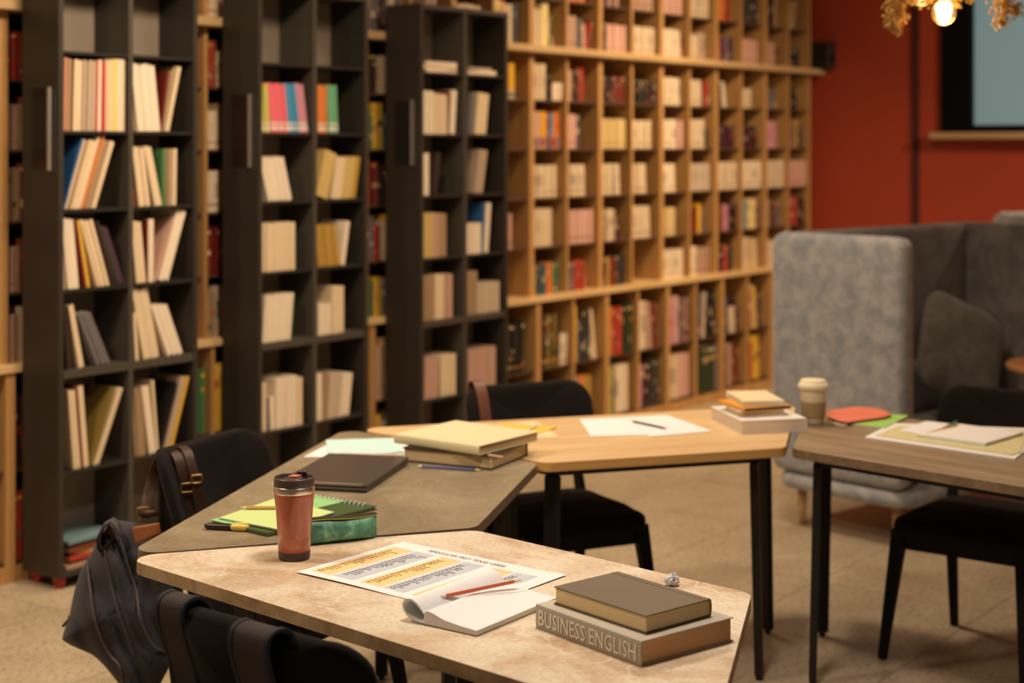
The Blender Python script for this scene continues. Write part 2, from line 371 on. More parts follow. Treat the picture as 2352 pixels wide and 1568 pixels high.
def book(c,t,h,d,x,y,z,lean,label,group):
    mb=MB(); book_mesh(mb,t,h,d,c in BANDED)
    o=mb.build('book',[bmat(c),PAGES,BAND]); o.location=(x,y,z); o.rotation_euler=(0,lean,0)
    return tag(o,label,'book',group)
LEV=[2.04,1.737,1.438,1.134,.828,.445,.066]; TOPZ=2.37
def unit(x0,x1,name,label,cells,handle):
    th=.022; xm=(x0+x1)/2; y0,y1=YF,YF+.225
    u=thing('rolling_bookcase',label,'bookcase',(x0,y0,0),0,'dark rolling bookcases'); o=(x0,y0,0)
    MB().box(x0,x0+th,y0,y1,.045,TOPZ).build('side_panel',DARK,u,o,bevel=.0015)
    MB().box(x1-th,x1,y0,y1,.045,TOPZ).build('side_panel',DARK,u,o,bevel=.0015)
    MB().box(xm-th/2,xm+th/2,y0+.002,y1-.01,.07,TOPZ-.022).build('divider',DARKEDGE,u,o,bevel=.0015)
    MB().box(x0+th,x1-th,y0,y1,TOPZ-.022,TOPZ-.0005).build('top_panel',DARKEDGE,u,o)
    MB().box(x0+th,x1-th,y0,y1,.046,.066).build('bottom_panel',DARK,u,o)
    MB().box(x0+th,x1-th,y1-.008,y1-.001,.067,TOPZ-.023).build('back_panel',BACKP,u,o)
    for i,z in enumerate(LEV[:-1]):
        for a,b in ((x0+th,xm-th/2),(xm+th/2,x1-th)):
            k=.03 if i==4 else .012
            MB().box(a+.0003,b-.0003,y0+.003,y1-.009,z-k,z).build('shelf',DARKEDGE if i==4 else DARKIN,u,o)
    # pull handle let into the side panel that faces the aisle
    zc=1.745
    hp=MB().box(x0-.003,x0+.0005,y0+.055,y0+.16,zc-.155,zc+.155).build('handle_plate',RECESS if handle else BLACK,u,o)
    MB().box(x0-.012,x0-.003,y0+.043,y0+.056,zc-.158,zc+.158).build('handle_bar',CHROME,hp,o)
    RW=mat('red_caster',(.42,.02,.012),.4)
    for cx in (x0+.035,x1-.035):
        for cy in (y0+.045,y1-.045):
            w=MB().lathe([(.006,-.011),(.026,-.011),(.0285,-.007),(.0285,.007),(.026,.011),(.006,.011)],(0,0,0),20)
            w.v=[(v[2]+cx,v[0]+cy,v[1]+.0288) for v in w.v]
            cs=w.build('caster',RW,u,o,smooth=False)
            MB().box(cx-.016,cx+.016,cy-.010,cy+.010,.034,.0455).build('caster_fork',BRASS,cs,o)
    # books, cell by cell
    for (row,col),groups in cells.items():
        z=LEV[row-1] if row>0 else None
        k=0; seq=[]
        for g in groups:
            xa,xb,n,c,yt,dx=g
            A0=onY(xa,300,YF)[0]; B0=onY(xb,300,YF)[0]; xc=(xa+xb)/2
            zt=onY(xc+dx,yt,YF)[2]; top=onY(xc+dx,300,YF)[0]-onY(xc,300,YF)[0]
            dz=zt-z; L=math.hypot(dz,top); lean=math.atan2(top,dz)
            lo,hi=(x0+th+.001,xm-th/2-.001) if col==0 else (xm+th/2+.001,x1-th-.001)
            A0=max(A0,lo); 
            pitch=(B0-A0)/n
            for i in range(n): seq.append((A0+i*pitch,pitch*cos(lean)*.94,L*(1-.012*((i*7)%3)),c,lean,lo,hi))
        seq.sort(key=lambda q:q[0])
        prev=None
        for i,(bx,t,L,c,lean,lo,hi) in enumerate(seq):
            t=max(.0035,t); x=bx; zz=z+.0006
            if prev:
                hh=min(prev[1],L*cos(lean)); x=max(x,prev[0]+.0006+hh*max(0,math.tan(prev[2])-math.tan(lean)))
            if lean>0: zz+=t*sin(lean)     # rests on its lower right edge
            Lm=(LEV[row-2] if row>1 else TOPZ)-.015-z-.004
            L=min(L,Lm/cos(lean))
            if lean<0 and x+L*sin(lean)<lo: x=lo-L*sin(lean)
            if lean>0:
                while lean>.01 and x+L*sin(lean)+t*cos(lean)>hi:
                    lean-=.01
                    if prev: x=max(x,prev[0]+.0006+min(prev[1],L*cos(lean))*max(0,math.tan(prev[2])-math.tan(lean)))
                zz=z+.0006+t*sin(lean)
            if x+t*cos(lean)+L*max(0,sin(lean))>hi+.0005: continue
            x=max(x,lo); prev=(x+t/cos(lean),L*cos(lean),lean)
            dep=random.uniform(.14,.165)
            wd='thick' if t>.018 else 'slim'
            st=' leaning right' if lean>.12 else (' leaning left' if lean<-.12 else '')
            book(c,t,L,dep,x,YF+random.uniform(.012,.022),zz,lean,
                 f"{wd} {WORD.get(c,c)} book{st}, {ORD[i]} from left, {ORD[row]} shelf, {'left' if col==0 else 'right'} column, {name} bookcase",f'books in the {name} dark bookcase')
    return u
def stack(cell_x0,cell_x1,z,items,name,where,yoff=.02):
    for i,(c,t,dx,w,ang) in enumerate(items):
        mb=MB(); book_mesh(mb,t,w,.17,False)
        mb.v=[(v[2]-w/2,v[1]-.085,v[0]) for v in mb.v]
        o=mb.build('book',[bmat(c),PAGES,BAND]); o.location=((cell_x0+cell_x1)/2+dx,YF+yoff+.09,z+.0005+i*.0006+sum(q[1] for q in items[:i])); o.rotation_euler=(0,0,R(ang))
        tag(o,f"{WORD.get(c,c)} book lying flat, {ORD[i]} from bottom of the low stack, {where}",'book',f'books in the {name} dark bookcase')
U1={
(2,0):[(151,159,1,'salmon',132,2),(159,166,1,'tan',135,3),(166,173,1,'brown',137,3),(174,192,2,'cream',137,4),(193,211,3,'grey',138,4),(211,223,2,'lgrey',138,3),(223,228,1,'red',138,3),(229,237,1,'white',138,2),(238,247,1,'red',141,1),(248,262,2,'cream',123,1),(262,275,2,'yellowc',123,1),(276,284,1,'white',120,1),(285,292,1,'cream',122,1)],
(3,0):[(151,154,1,'blue',318,44),(154,160,1,'lgrey',322,44),(160,168,2,'tan',325,44),(169,184,3,'cream',322,42),(184,192,1,'cream',315,46),(192,197,1,'orange',312,50),(197,212,3,'tan',322,44),(212,222,2,'cream',325,44)],
(4,0):[(154,160,1,'grey',585,-4),(162,190,3,'white',502,-14),(190,196,1,'darkred',508,-22),(197,205,1,'yellow',508,-24),(205,233,4,'cream',508,-40),(236,250,2,'dkbrown',510,-42),(251,262,1,'dkgrey',525,-42),(263,274,2,'purple',525,-42)],
(5,0):[(160,170,1,'dkbrown',705,-8),(190,202,1,'cream',703,-25),(228,238,1,'slate',722,-45),(240,250,1,'slate',720,-46),(251,262,1,'slate',722,-46)],
(6,0):[(176,183,1,'cream',898,-14),(184,192,1,'cream',898,-14),(193,199,1,'brownred',890,-16),(200,212,1,'cream',888,-14),(214,221,1,'olive',892,52),(222,226,1,'cream',892,58),(228,236,1,'cream',893,56)],
(2,1):[(315,320,1,'tan',215,-8),(322,374,6,'white',147,-15),(375,379,1,'darkred',165,14),(380,385,1,'tan',165,20),(386,394,1,'cream',155,28)],
(3,1):[(310,318,1,'brownred',430,-3),(325,352,3,'cream',338,-16),(353,370,2,'cream',338,-26),(372,380,1,'green',342,-1),(380,390,2,'tan',342,1),(391,399,2,'grey',342,1),(400,408,1,'cream',342,2)],
(4,1):[(318,342,3,'cream',508,-12),(343,346,1,'darkred',505,0),(347,361,1,'white',504,1),(362,367,1,'dusty',500,44),(368,390,2,'white',485,42)],
(5,1):[(316,324,1,'cream',720,-6),(335,374,4,'cream',664,-28),(378,414,3,'white',705,-38)],
(6,1):[(318,342,4,'tan',890,-9),(350,366,1,'white',890,-18),(367,372,1,'cream',875,-12),(374,379,1,'black',880,38),(385,396,1,'grey',868,40),(397,402,1,'yellow',866,40)],
}
unit(3.757,4.447,'nearest','charcoal rolling bookcase nearest the camera, by the left edge, on red casters',U1,True)
stack(3.79,4.09,LEV[6],[('dusty',.016,-.02,.24,3),('brown',.014,.01,.25,-4),('bigred',.015,-.01,.23,4),('khaki',.014,.02,.20,-6),('brownred',.018,.0,.25,2),('dkbrown',.014,.01,.24,-3),('lblue',.012,-.01,.25,5)],'nearest','bottom shelf, nearest bookcase')
U2={
(2,0):[(608,625,2,'lime',191,-6),(626,666,6,'pink',191,-9),(667,692,4,'sky',192,-10),(693,712,3,'mauve',192,-12)],
(2,1):[(731,736,1,'green',196,0),(736,757,4,'orangeb',195,-1),(757,780,4,'seagreen',195,-4)],
(3,0):[(608,664,5,'white',363,-20)],
(3,1):[(732,762,1,'khaki',354,22),(763,784,3,'cream',361,12),(785,812,4,'khaki',361,12),(812,826,2,'ochre',361,12)],
(4,0):[(608,683,8,'cream',511,0)],
(4,1):[(740,787,5,'ochre',517,-10),(789,798,1,'white',509,12)],
(5,0):[(608,672,10,'white',676,8),(673,677,1,'green',676,8)],
(5,1):[(737,768,3,'white',697,0),(769,798,3,'cream',656,0)],
(6,0):[(608,620,1,'cream',880,-1),(621,628,1,'slate',915,-3),(629,640,1,'white',912,-2),(641,688,4,'white',866,0),(689,700,2,'cream',866,0)],
(6,1):[(732,746,2,'white',858,0),(747,757,2,'tan',858,3),(758,785,4,'lgrey',856,5),(786,808,3,'white',856,9)],
}
unit(4.79,5.485,'middle','charcoal rolling bookcase in the middle, with the pink and blue books',U2,True)
U3={
(2,0):[(979,1004,2,'white',208,0),(1004,1032,3,'cream',215,0),(1033,1037,1,'darkred',208,3),(1038,1050,1,'white',208,5)],
(2,1):[(1082,1092,2,'slate',213,6),(1097,1122,3,'cream',214,8)],
(3,0):[(980,994,1,'white',352,0),(1000,1010,1,'dkbrown',352,10)],
(3,1):[(1098,1114,2,'grey',345,12)],
(4,0):[(979,1000,4,'khaki',489,0),(1000,1012,2,'dusty',489,0),(1012,1032,3,'tan',489,0)],
(4,1):[(1080,1112,4,'white',513,0),(1113,1117,1,'blue',467,5),(1118,1128,1,'white',467,7)],
(5,0):[(979,1006,3,'tan',632,0),(1007,1028,2,'cream',630,0),(1029,1045,3,'dusty',628,0)],
(5,1):[(1081,1103,2,'tan',622,0),(1104,1152,5,'lgrey',648,0)],
(6,0):[(980,1012,3,'dusty',820,2),(1013,1017,1,'green',825,0),(1018,1052,4,'cream',815,0)],
(6,1):[(1081,1145,7,'dusty',800,0)],
}
unit(5.863,6.560,'farthest','charcoal rolling bookcase farthest from the camera, its top in view',U3,False)
stack(5.885,6.19,LEV[0],[('white',.016,-.01,.24,2),('cream',.015,-.02,.25,-2),('white',.02,-.01,.24,1)],'farthest','left column, farthest bookcase',yoff=.0)
stack(6.22,6.53,LEV[0],[('white',.022,-.02,.22,-2),('grey',.014,-.04,.19,3)],'farthest','right column, farthest bookcase',yoff=.0)
# ------------------------------------------------------------------ long oak bookcase: eleven modules, two ledges, shelved books
LOW=[.08,.43]; UPP=[.837,1.11,1.387,1.664,1.94]; TOPR=[2.242,2.52,2.80]
P0=3.028; PM=.69
for k in range(11):
    x0=P0+PM*k; x1=x0+PM; xm=(x0+x1)/2; yl,yu,yb=5.215,5.262,5.555
    pos=['at the far left edge of the photo','left of the middle dark bookcase','left of the middle dark bookcase, behind it','left of the farthest dark bookcase','behind the farthest dark bookcase','half hidden right of the farthest dark bookcase','second module right of the farthest dark bookcase','brightly lit, third right of the farthest dark bookcase','fourth module right of the farthest dark bookcase','second from the red wall','ending at the red wall'][k]
    b=thing('oak_bookcase',f'tall oak bookcase module {pos}','bookcase',(x0,yl,0),0,'modules of the long oak bookcase'); o=(x0,yl,0)
    for a,w,nm in ((x0,.022,'side_panel'),(xm-.011,.022,'divider'),(x1-.022,.022,'side_panel')):
        s=MB(); s.box(a+.0003,a+w-.0003,yl,yb,0,.807); s.box(a+.0003,a+w-.0003,yu,yb,.8375,2.203); s.box(a+.0003,a+w-.0003,yu,yb,2.2425,3.1)
        s.build(nm,OAK,b,o)
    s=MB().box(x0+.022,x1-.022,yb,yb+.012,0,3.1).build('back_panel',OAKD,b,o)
    for z in LOW+UPP[1:]+TOPR[1:]:
        yy=yl if z<.8 else yu
        for a,c in ((x0+.022,xm-.011),(xm+.011,x1-.022)):
            MB().box(a,c,yy+.012,yb,z-.010,z).build('shelf',OAKSH,b,o)
    MB().box(x0+.022,x1-.022,yl+.006,yl+.02,0,.062).build('plinth',OAK,b,o)
XE=P0+PM*11
tag(MB().box(P0-.3,XE+.09,5.203,5.55,.8072,.837).build('ledge_shelf',wood_mat('ledge_oak',(.66,.43,.19),(.78,.53,.26),(1,12,1),2,.35),bevel=.003,origin=(P0,5.2,.807)),'long lower oak ledge running across the bookcase at desk height','shelf')
tag(MB().box(P0-.3,XE+.12,5.203,5.55,2.2032,2.242).build('ledge_shelf',wood_mat('ledge_oak_upper',(.52,.33,.15),(.60,.40,.2),(1,12,1),2,.4),bevel=.003,origin=(P0,5.2,2.2)),'long upper oak ledge running across the bookcase above head height','shelf')
# shelved books beyond the individually built ones
SB=MB(); SM=[]; SI={}
def si(c):
    if c not in SI: SI[c]=len(SM); SM.append(bmat(c))
    return SI[c]
si('white'); PGI=len(SM); SM.append(PAGES)
CELL={ # (row,col): runs (colour, count, fraction of width, height frac, lean)
}
def cell(row,col,*runs): CELL[(row,col)]=runs
# row index 0,1 = lower; 2..6 = middle band; 7,8 = above the upper ledge. col 0.. = half modules from x=P0+PM*5 (6.478)
X0=P0+PM*5
D=[('teal',1),('plum',1),('dkbrown',1),('navy',1),('tan',1),('brownred',1),('olive',1)]
cell(7,1,('lime',1,.14,.95,0),('salmon',1,.16,.9,0),('cream',2,.24,.85,0),('black',1,.18,.9,0))
cell(7,2,('cream',2,.3,.82,0),('yellowc',2,.2,.95,0),('green',1,.1,.7,0),('dusty',1,.1,.8,-20))
cell(7,3,('dusty',2,.3,.75,0),('slate',2,.22,.7,0),('pinkc',1,.08,.6,0),('red',1,.1,.7,20))
cell(7,4,('dkgrey',2,.22,.7,0),('pinkc',4,.7,.66,0)); cell(7,5,('cream',5,.86,.68,0)); cell(7,6,('white',4,.7,.7,-6),('darkred',1,.15,.5,0))
cell(7,7,('cream',2,.35,.62,0),('grey',2,.3,.7,0)); cell(7,8,('red',1,.15,.66,0),('teal',1,.12,.66,0),('purple',2,.3,.66,0),('navy',1,.2,.66,0))
cell(7,9,('pinkc',4,.8,.66,0)); cell(7,10,('dusty',2,.45,.66,0),('brown',2,.3,.6,0)); cell(7,11,('black',3,.6,.6,0))
cell(8,1,('lime',1,.2,.8,0),('cream',2,.3,.9,0)); cell(8,2,('lblue',3,.4,.7,0),('red',1,.1,.7,0)); cell(8,3,('orange',3,.6,.5,0)); cell(8,4,('purple',3,.7,.5,0))
cell(8,5,('dusty',4,.8,.7,0)); cell(8,6,('pinkc',4,.85,.7,0)); cell(8,7,('cream',4,.85,.7,0)); cell(8,8,('orange',2,.4,.7,0),('red',1,.2,.7,0)); cell(8,9,('dkgrey',4,.8,.8,0)); cell(8,10,('black',2,.4,.8,0),('tan',1,.2,.8,0)); cell(8,11,('tan',2,.3,.8,14))
cell(6,1,('gold',5,.62,.8,0)); cell(6,2,('cream',3,.45,.84,0),('black',1,.2,.6,0),('white',2,.3,.42,4)); cell(6,3,('dusty',1,.15,.75,0),('dkbrown',2,.2,.75,0),('red',1,.2,.8,0))
cell(6,4,('dkbrown',3,.45,.66,0),('darkred',2,.4,.66,0)); cell(6,5,('black',3,.3,.62,0),('darkgreen',1,.15,.62,0),('dkbrown',3,.45,.62,0)); cell(6,6,('white',4,.72,.72,-3))
cell(6,7,('cream',3,.5,.7,-2),('darkred',1,.1,.6,0),('red',1,.2,.7,0)); cell(6,8,('plum',2,.3,.66,0),('white',1,.15,.7,-10)); cell(6,9,('cream',3,.5,.55,0)); cell(6,10,('slate',3,.5,.6,0)); cell(6,11,('black',3,.5,.6,0))
cell(5,1,('cream',2,.35,.85,-2)); cell(5,2,('pinkc',2,.25,.82,0),('gold',2,.2,.82,0),('red',1,.1,.8,0),('sky',1,.12,.8,0),('orangeb',2,.2,.82,0)); cell(5,3,('pinkc',2,.3,.78,0),('navy',1,.12,.78,0))
cell(5,4,('seagreen',1,.08,.85,0),('khaki',6,.85,.7,0)); cell(5,5,('cream',5,.76,.68,0)); cell(5,6,('white',4,.6,.72,0),('pinkc',2,.25,.7,0)); cell(5,7,('cream',4,.65,.74,0),('black',1,.1,.5,0))
cell(5,8,('plum',4,.85,.6,0)); cell(5,9,('plum',3,.75,.6,0)); cell(5,10,('mauve',2,.55,.75,0)); cell(5,11,('purple',2,.3,.75,0),('ochre',1,.25,.8,6),('navy',1,.15,.7,0))
cell(4,2,('cream',5,.78,.72,0)); cell(4,3,('cream',4,.62,.72,-2)); cell(4,4,('cream',3,.42,.72,-1),('black',1,.05,.7,0),('white',2,.2,.72,-4)); cell(4,5,('cream',3,.5,.72,-4)); cell(4,6,('white',3,.52,.7,-4)); cell(4,7,('lgrey',4,.85,.7,0))
cell(4,8,('cream',5,.96,.72,0)); cell(4,9,('white',5,.96,.74,0)); cell(4,10,('cream',5,.96,.74,0)); cell(4,11,('pinkc',5,.96,.74,0))
cell(3,1,('pinkc',3,.5,.78,0)); cell(3,2,('cream',6,.65,.84,0)); cell(3,3,('pinkc',5,.88,.76,0)); cell(3,4,('tan',2,.25,.75,0),('cream',2,.25,.75,0),('plum',1,.15,.55,-12)); cell(3,5,('cream',4,.65,.78,-3))
cell(3,6,('khaki',3,.55,.7,0)); cell(3,7,('darkred',2,.3,.7,0),('gold',1,.15,.75,0),('slate',1,.2,.6,0)); cell(3,8,('brownred',2,.3,.72,0),('mauve',1,.2,.7,0),('dkbrown',2,.4,.72,0)); cell(3,9,('lblue',2,.3,.78,0),('yellowc',2,.4,.8,0),('purple',1,.2,.7,0))
cell(3,10,('cream',1,.15,.8,0),('green',1,.12,.7,0),('darkred',1,.2,.75,0),('slate',2,.3,.75,0)); cell(3,11,('red',2,.5,.8,0),('plum',2,.35,.75,0))
cell(2,1,('white',1,.08,.8,-20)); cell(2,2,('lime',1,.1,.68,0),('purple',1,.1,.68,0),('teal',2,.25,.68,0),('orangeb',2,.2,.7,0),('green',2,.22,.7,0)); cell(2,3,('slate',1,.2,.66,0),('red',3,.36,.7,0),('salmon',1,.1,.66,-8))
cell(2,4,('dkbrown',1,.2,.7,0),('ochre',1,.15,.7,0),('darkred',1,.2,.7,0),('dkgrey',2,.35,.72,0)); cell(2,6,('white',5,.85,.72,0)); cell(2,7,('white',2,.3,.75,0),('dusty',3,.6,.7,0))
cell(2,8,('plum',2,.35,.75,0),('red',1,.2,.7,0),('dkgrey',1,.2,.7,0)); cell(2,9,('cream',2,.4,.85,-3),('yellow',1,.12,.8,-6),('cream',1,.2,.8,-6)); cell(2,10,('cream',3,.6,.7,0)); cell(2,11,('cream',3,.6,.7,0))
cell(1,1,('red',2,.2,.78,0),('black',3,.4,.8,0),('darkgreen',1,.12,.8,0)); cell(1,2,('plum',2,.25,.8,0),('olive',2,.4,.84,0),('white',1,.22,.5,3)); cell(1,3,('gold',1,.1,.9,0),('navy',1,.18,.7,0),('dkgrey',2,.25,.85,0),('cream',2,.26,.85,-9))
cell(1,4,('orange',1,.2,.82,0),('red',2,.35,.8,0),('darkgreen',2,.35,.84,0)); cell(1,5,('white',1,.25,.84,0),('dusty',2,.25,.82,-6),('brownred',2,.25,.8,-6)); cell(1,6,('mauve',2,.3,.85,0),('cream',1,.15,.85,0),('purple',2,.35,.8,0))
cell(1,7,('navy',2,.25,.8,0),('cream',1,.15,.84,8),('black',2,.4,.85,0)); cell(1,8,('navy',2,.3,.7,0),('cream',2,.25,.5,-4),('plum',1,.2,.6,0)); cell(1,9,('red',1,.15,.8,0),('cream',1,.15,.85,0),('yellow',1,.15,.8,-5),('navy',1,.2,.7,0)); cell(1,10,('cream',3,.7,.8,0)); cell(1,11,('plum',3,.7,.8,0))
cell(0,1,('plum',3,.6,.8,0)); cell(0,2,('dkbrown',3,.6,.8,0)); cell(0,3,('lblue',1,.12,.8,0),('orange',2,.25,.82,0),('ochre',2,.25,.8,0)); cell(0,4,('lime',1,.15,.85,0),('dkbrown',1,.12,.8,0),('white',3,.5,.88,0)); cell(0,5,('mauve',1,.15,.8,0),('plum',2,.3,.82,0),('dkgrey',2,.35,.85,0))
cell(0,6,('dkgrey',1,.08,.75,0),('cream',2,.3,.85,0),('pinkc',3,.45,.85,0)); cell(0,7,('darkgreen',2,.78,.9,0),('slate',1,.14,.9,0)); cell(0,8,('plum',1,.2,.8,0),('dusty',1,.2,.85,0),('brownred',2,.35,.8,0)); cell(0,9,('red',1,.2,.8,0),('yellow',2,.4,.9,-3)); cell(0,10,('cream',3,.7,.8,0)); cell(0,11,('plum',3,.7,.8,0))
rowz=LOW+UPP+TOPR[:2]; rowh=[.33,.355,.255,.258,.258,.258,.245,.26,.26]
rng=random.Random(3)
ALT={'cream':'lgrey','white':'cream','red':'brownred','plum':'dkbrown','dusty':'tan','pinkc':'dusty','dkbrown':'plum','khaki':'cream','black':'dkgrey','navy':'slate','purple':'dusty','olive':'dkbrown','green':'teal','darkred':'brownred'}
MIXG=['cream','white','tan','plum','dusty','yellow','red','dkbrown','slate','green','cream','darkred']
for col in range(-10,12):
    xa=X0+.345*col+.023; 
    if xa<P0: continue
    wid=.296
    for row in range(9):
        runs=CELL.get((row,col))
        if col<1 or (runs is None and row in()):
            runs=[(rng.choice(MIXG),2,rng.uniform(.15,.3),rng.uniform(.65,.9),0) for _ in range(4)]
            if (col,row)==(-9,0): runs=[('white',1,.5,.9,0),('bigred',1,.25,.8,0),('tan',1,.1,.8,0)]
        if not runs: continue
        z=rowz[row]; hh=rowh[row]; y0=(5.215 if row<2 else 5.262)+.012; x=xa+.002
        for c,n,fr,hf,lean in runs:
            n=max(1,n+ (1 if fr/n>.16 else 0)); n=n*2 if fr*wid/n>.024 and hf<.86 else n; t=fr*wid/n-.0011; th=R(lean)
            if lean<0: x+=hf*hh*sin(-th)*.9 if x<xa+.03 else 0
            for i in range(n):
                h=hf*hh*rng.uniform(.97,1.0)
                if x+t>xa+wid: break
                top=x+h*sin(th)
                if top+t*cos(th)>xa+wid: th=max(0,math.asin(max(0,min(.9,(xa+wid-x-t)/h))))
                T=Matrix.Translation((x,y0+rng.uniform(0,.012),z+.0005+(t*sin(th) if th>0 else 0)))@Matrix.Rotation(th,4,'Y')
                vs0=len(SB.v); cc=min(.002,t*.15); k=si(c); d=.17 if row>1 else .2
                k=si(ALT.get(c,c)) if (i+col)%3==1 else k
                SB.box(0,t,0,.004,0,h,k); SB.box(0,cc,.004,d,0,h,k); SB.box(t-cc,t,.004,d,0,h,k); SB.box(cc,t-cc,.004,d-.01,0,h-.004,PGI)
                if c in ('cream','white','pinkc','khaki','dusty') and hf<.8: SB.box(t*.1,t*.9,-.0005,0,h*.16,h*.2,si('brownred' if col%2 else 'tan'))
                if c not in ('cream','white','pinkc','khaki','dusty','gold','lgrey') and rng.random()<.75:
                    z1=rng.uniform(.08,.75)*h; SB.box(t*.06,t*.94,-.0005,0,z1,z1+h*rng.uniform(.04,.16),si(rng.choice(['cream','tan','dusty','dkbrown','ochre','slate','red'])))
                    if rng.random()<.5: SB.box(t*.06,t*.94,-.0005,0,h*.88,h*.93,si(rng.choice(['cream','tan','yellow'])))
                elif c in ('cream','white','lgrey') and rng.random()<.3: SB.box(t*.25,t*.75,-.0004,0,h*.35,h*.7,si(rng.choice(['tan','dusty','slate'])))
                if row==6 and c=='gold': SB.box(0,t,-.0008,0,0,h*.25,si('lgrey')); SB.box(t*.1,t*.9,-.0012,-.0008,h*.08,h*.16,si('navy'))
                if row==1 and col in(1,2): SB.box(t*.1,t*.9,-.0005,0,h*.1,h*.15,si('red' if i%2 else 'lime'))
                if row==5 and col==2: SB.box(t*.05,t*.95,-.0006,0,h*.05,h*.3,si(['bigred','green','red','sky'][i%4]))
                SB.v[vs0:]=[tuple(T@Vector(v)) for v in SB.v[vs0:]]
                x+=t/max(.5,cos(th))+.0014
tag(SB.build('shelved_books',SM,origin=(6.5,5.3,.1)),'rows of cream, red, dark and mixed books filling the oak bookcase','books',None,'stuff')
sp=thing('speaker','small black loudspeaker at the right end of the upper ledge','speaker',(10.692,5.285,2.2428))
MB().box(-.062,.062,-.16,.06,0,.20).build('cabinet',BLACK,sp,bevel=.008)
gl=MB().lathe([(.0,0),(.035,0),(.04,.004),(.045,.0)],(0,0,0),24); gl.v=[(v[0],-.1605-v[2]*.5,v[1]+.075) for v in gl.v]; gl.build('speaker_cone',mat('speaker_cone_grey',(.03,.03,.03),.7),sp,smooth=True)
# ------------------------------------------------------------------ tables
TP=[(0,0),(1.66,0),(1.2355,.735),(.4245,.735)]
def table(label,org,deg,top,edge,legs=((.25,.2),(1.41,.2),(1.19,.655),(.47,.655)),tp=TP):
    t=thing('trapezoid_table',label,'table',(org[0],org[1],0),R(deg),'trapezoid tables pushed together in an arc')
    m=MB().prism(rpoly(tp,.05),.7105,.74,0,1); m.build('tabletop',[top,edge],t,bevel=.002,seg=2)
    fr=MB(); L=[Vector((*p,0)) for p in legs]
    for i in range(4):
        a,b=L[i],L[(i+1)%4]; fr.bar((a.x,a.y,.6965),(b.x,b.y,.6965),(.022,.026),(.022,.026))
    fr.build('frame',BLACK,t,bevel=.002)
    cx,cy=.83,.4
    for i,(x,y) in enumerate(legs):
        d=Vector((x-cx,y-cy,0)).normalized(); lg=MB(); lg.bar((x,y,.683),(x+d.x*.015,y+d.y*.015,.012),(.046,.026),(.040,.024),up=(d.x,d.y,0))
        lo=lg.build('leg',BLACK,t,bevel=.003)
        MB().lathe([(.009,0),(.011,.002),(.011,.012)],(x+d.x*.015,y+d.y*.015,0),14).build('foot_glide',mat('glide_plastic',(.01,.01,.01),.5),lo)
    return t
TA=((2.366,2.911),-95.8); TBd=25.2
table('beige marble-look table nearest the camera, holding tumbler and worksheet',TA[0],TA[1],MARBLE,MARBLE_EDGE)
Lb=Vector((2.382,2.914)); ub=Vector((cos(R(TBd)),sin(R(TBd))))
ob=Lb+ub*1.66
table('grey-brown stone-look table holding the laptop',(ob.x,ob.y),TBd+180,STONE,STONE_EDGE)
ocx=(3.906+1.64*cos(R(-35.4)),3.604+1.64*sin(R(-35.4)))
table('light oak table in the middle with loose white sheets',ocx,144.6,OAKTOP,OAKEDGE,legs=((.25,.24),(1.39,.2),(1.165,.655),(.492,.655)),tp=[(0,0),(1.64,0),(1.2155,.735),(.4245,.735)])
odx=(5.258+1.66*cos(R(-98.5)),2.590+1.66*sin(R(-98.5)))
table('brown wood-look table at the right edge of the photo',odx,81.5,DWOOD,DEDGE,legs=((.25,.2),(1.45,.24),(1.195,.655),(.36,.655)))
# ------------------------------------------------------------------ chairs
def chair(label,x,y,facing):
    c=thing('upholstered_chair',label,'chair',(x,y,0),R(facing-90),'black chairs around the tables')
    out=rpoly([(-.205,-.21),(.205,-.21),(.245,.22),(-.245,.22)],.07,5)
    MB().puff(out,.042,lambda a,b,h:(a,b,.430+h+.012*(1-(a/.25)**2)-(.01 if b>.12 else 0)),p=3.6,rings=8).build('seat',VELV,c,smooth=True)
    a=MB(); a.bar((-.19,.185,.378),(.19,.185,.378),(.02,.052),(.02,.052)); a.bar((-.17,-.17,.378),(.17,-.17,.378),(.02,.052),(.02,.052))
    for s in(-1,1): a.bar((s*.2,.18,.378),(s*.17,-.17,.378),(.02,.052),(.02,.052))
    a.build('seat_frame',BLACKW,c,bevel=.004)
    for s in (-1,1):
        MB().bar((s*.205,.185,.415),(s*.235,.262,0),(.05,.042),(.028,.026),up=(0,1,0)).build('leg',BLACKW,c,bevel=.007,seg=3)
        l=MB(); l.bar((s*.175,-.175,.43),(s*.185,-.235,0),(.04,.034),(.026,.026),up=(0,1,0)); l.bar((s*.175,-.175,.42),(s*.178,-.262,.66),(.036,.032),(.026,.020),up=(0,1,0)); l.build('leg',BLACKW,c,bevel=.006,seg=3)
    o2=rrect(-.25,.25,.585,.835,.065,6)
    def f(a,z,h):
        q=(a/.25); return (a*(1-.03*q*q),-.262-.09*(z-.6)/.25+.085*q*q+h,z)
    MB().puff(o2,.028,f,p=3.5,rings=9).build('backrest',VELV,c,smooth=True)
    cb=thing  # corner block under the seat
    MB().prism([(-.17,.17),(-.09,.17),(-.17,.09)],.36,.40).build('corner_block',mat('grey_plywood',(.06,.055,.045),.7),c)
    MB().prism([(.17,.17),(.17,.09),(.09,.17)],.36,.40).build('corner_block',_m['grey_plywood'],c)
    return c
chair('black upholstered chair behind the oak table, brown strap over its back',4.41,3.118,-118)
chair('black upholstered chair at the right edge, behind the brown table',5.15,1.93,180)
chair('black upholstered chair left of the laptop table, leather straps over its back',3.185,3.19,-79)
chair('black upholstered chair nearest the camera, backpack straps over its back',2.275,2.065,-1)
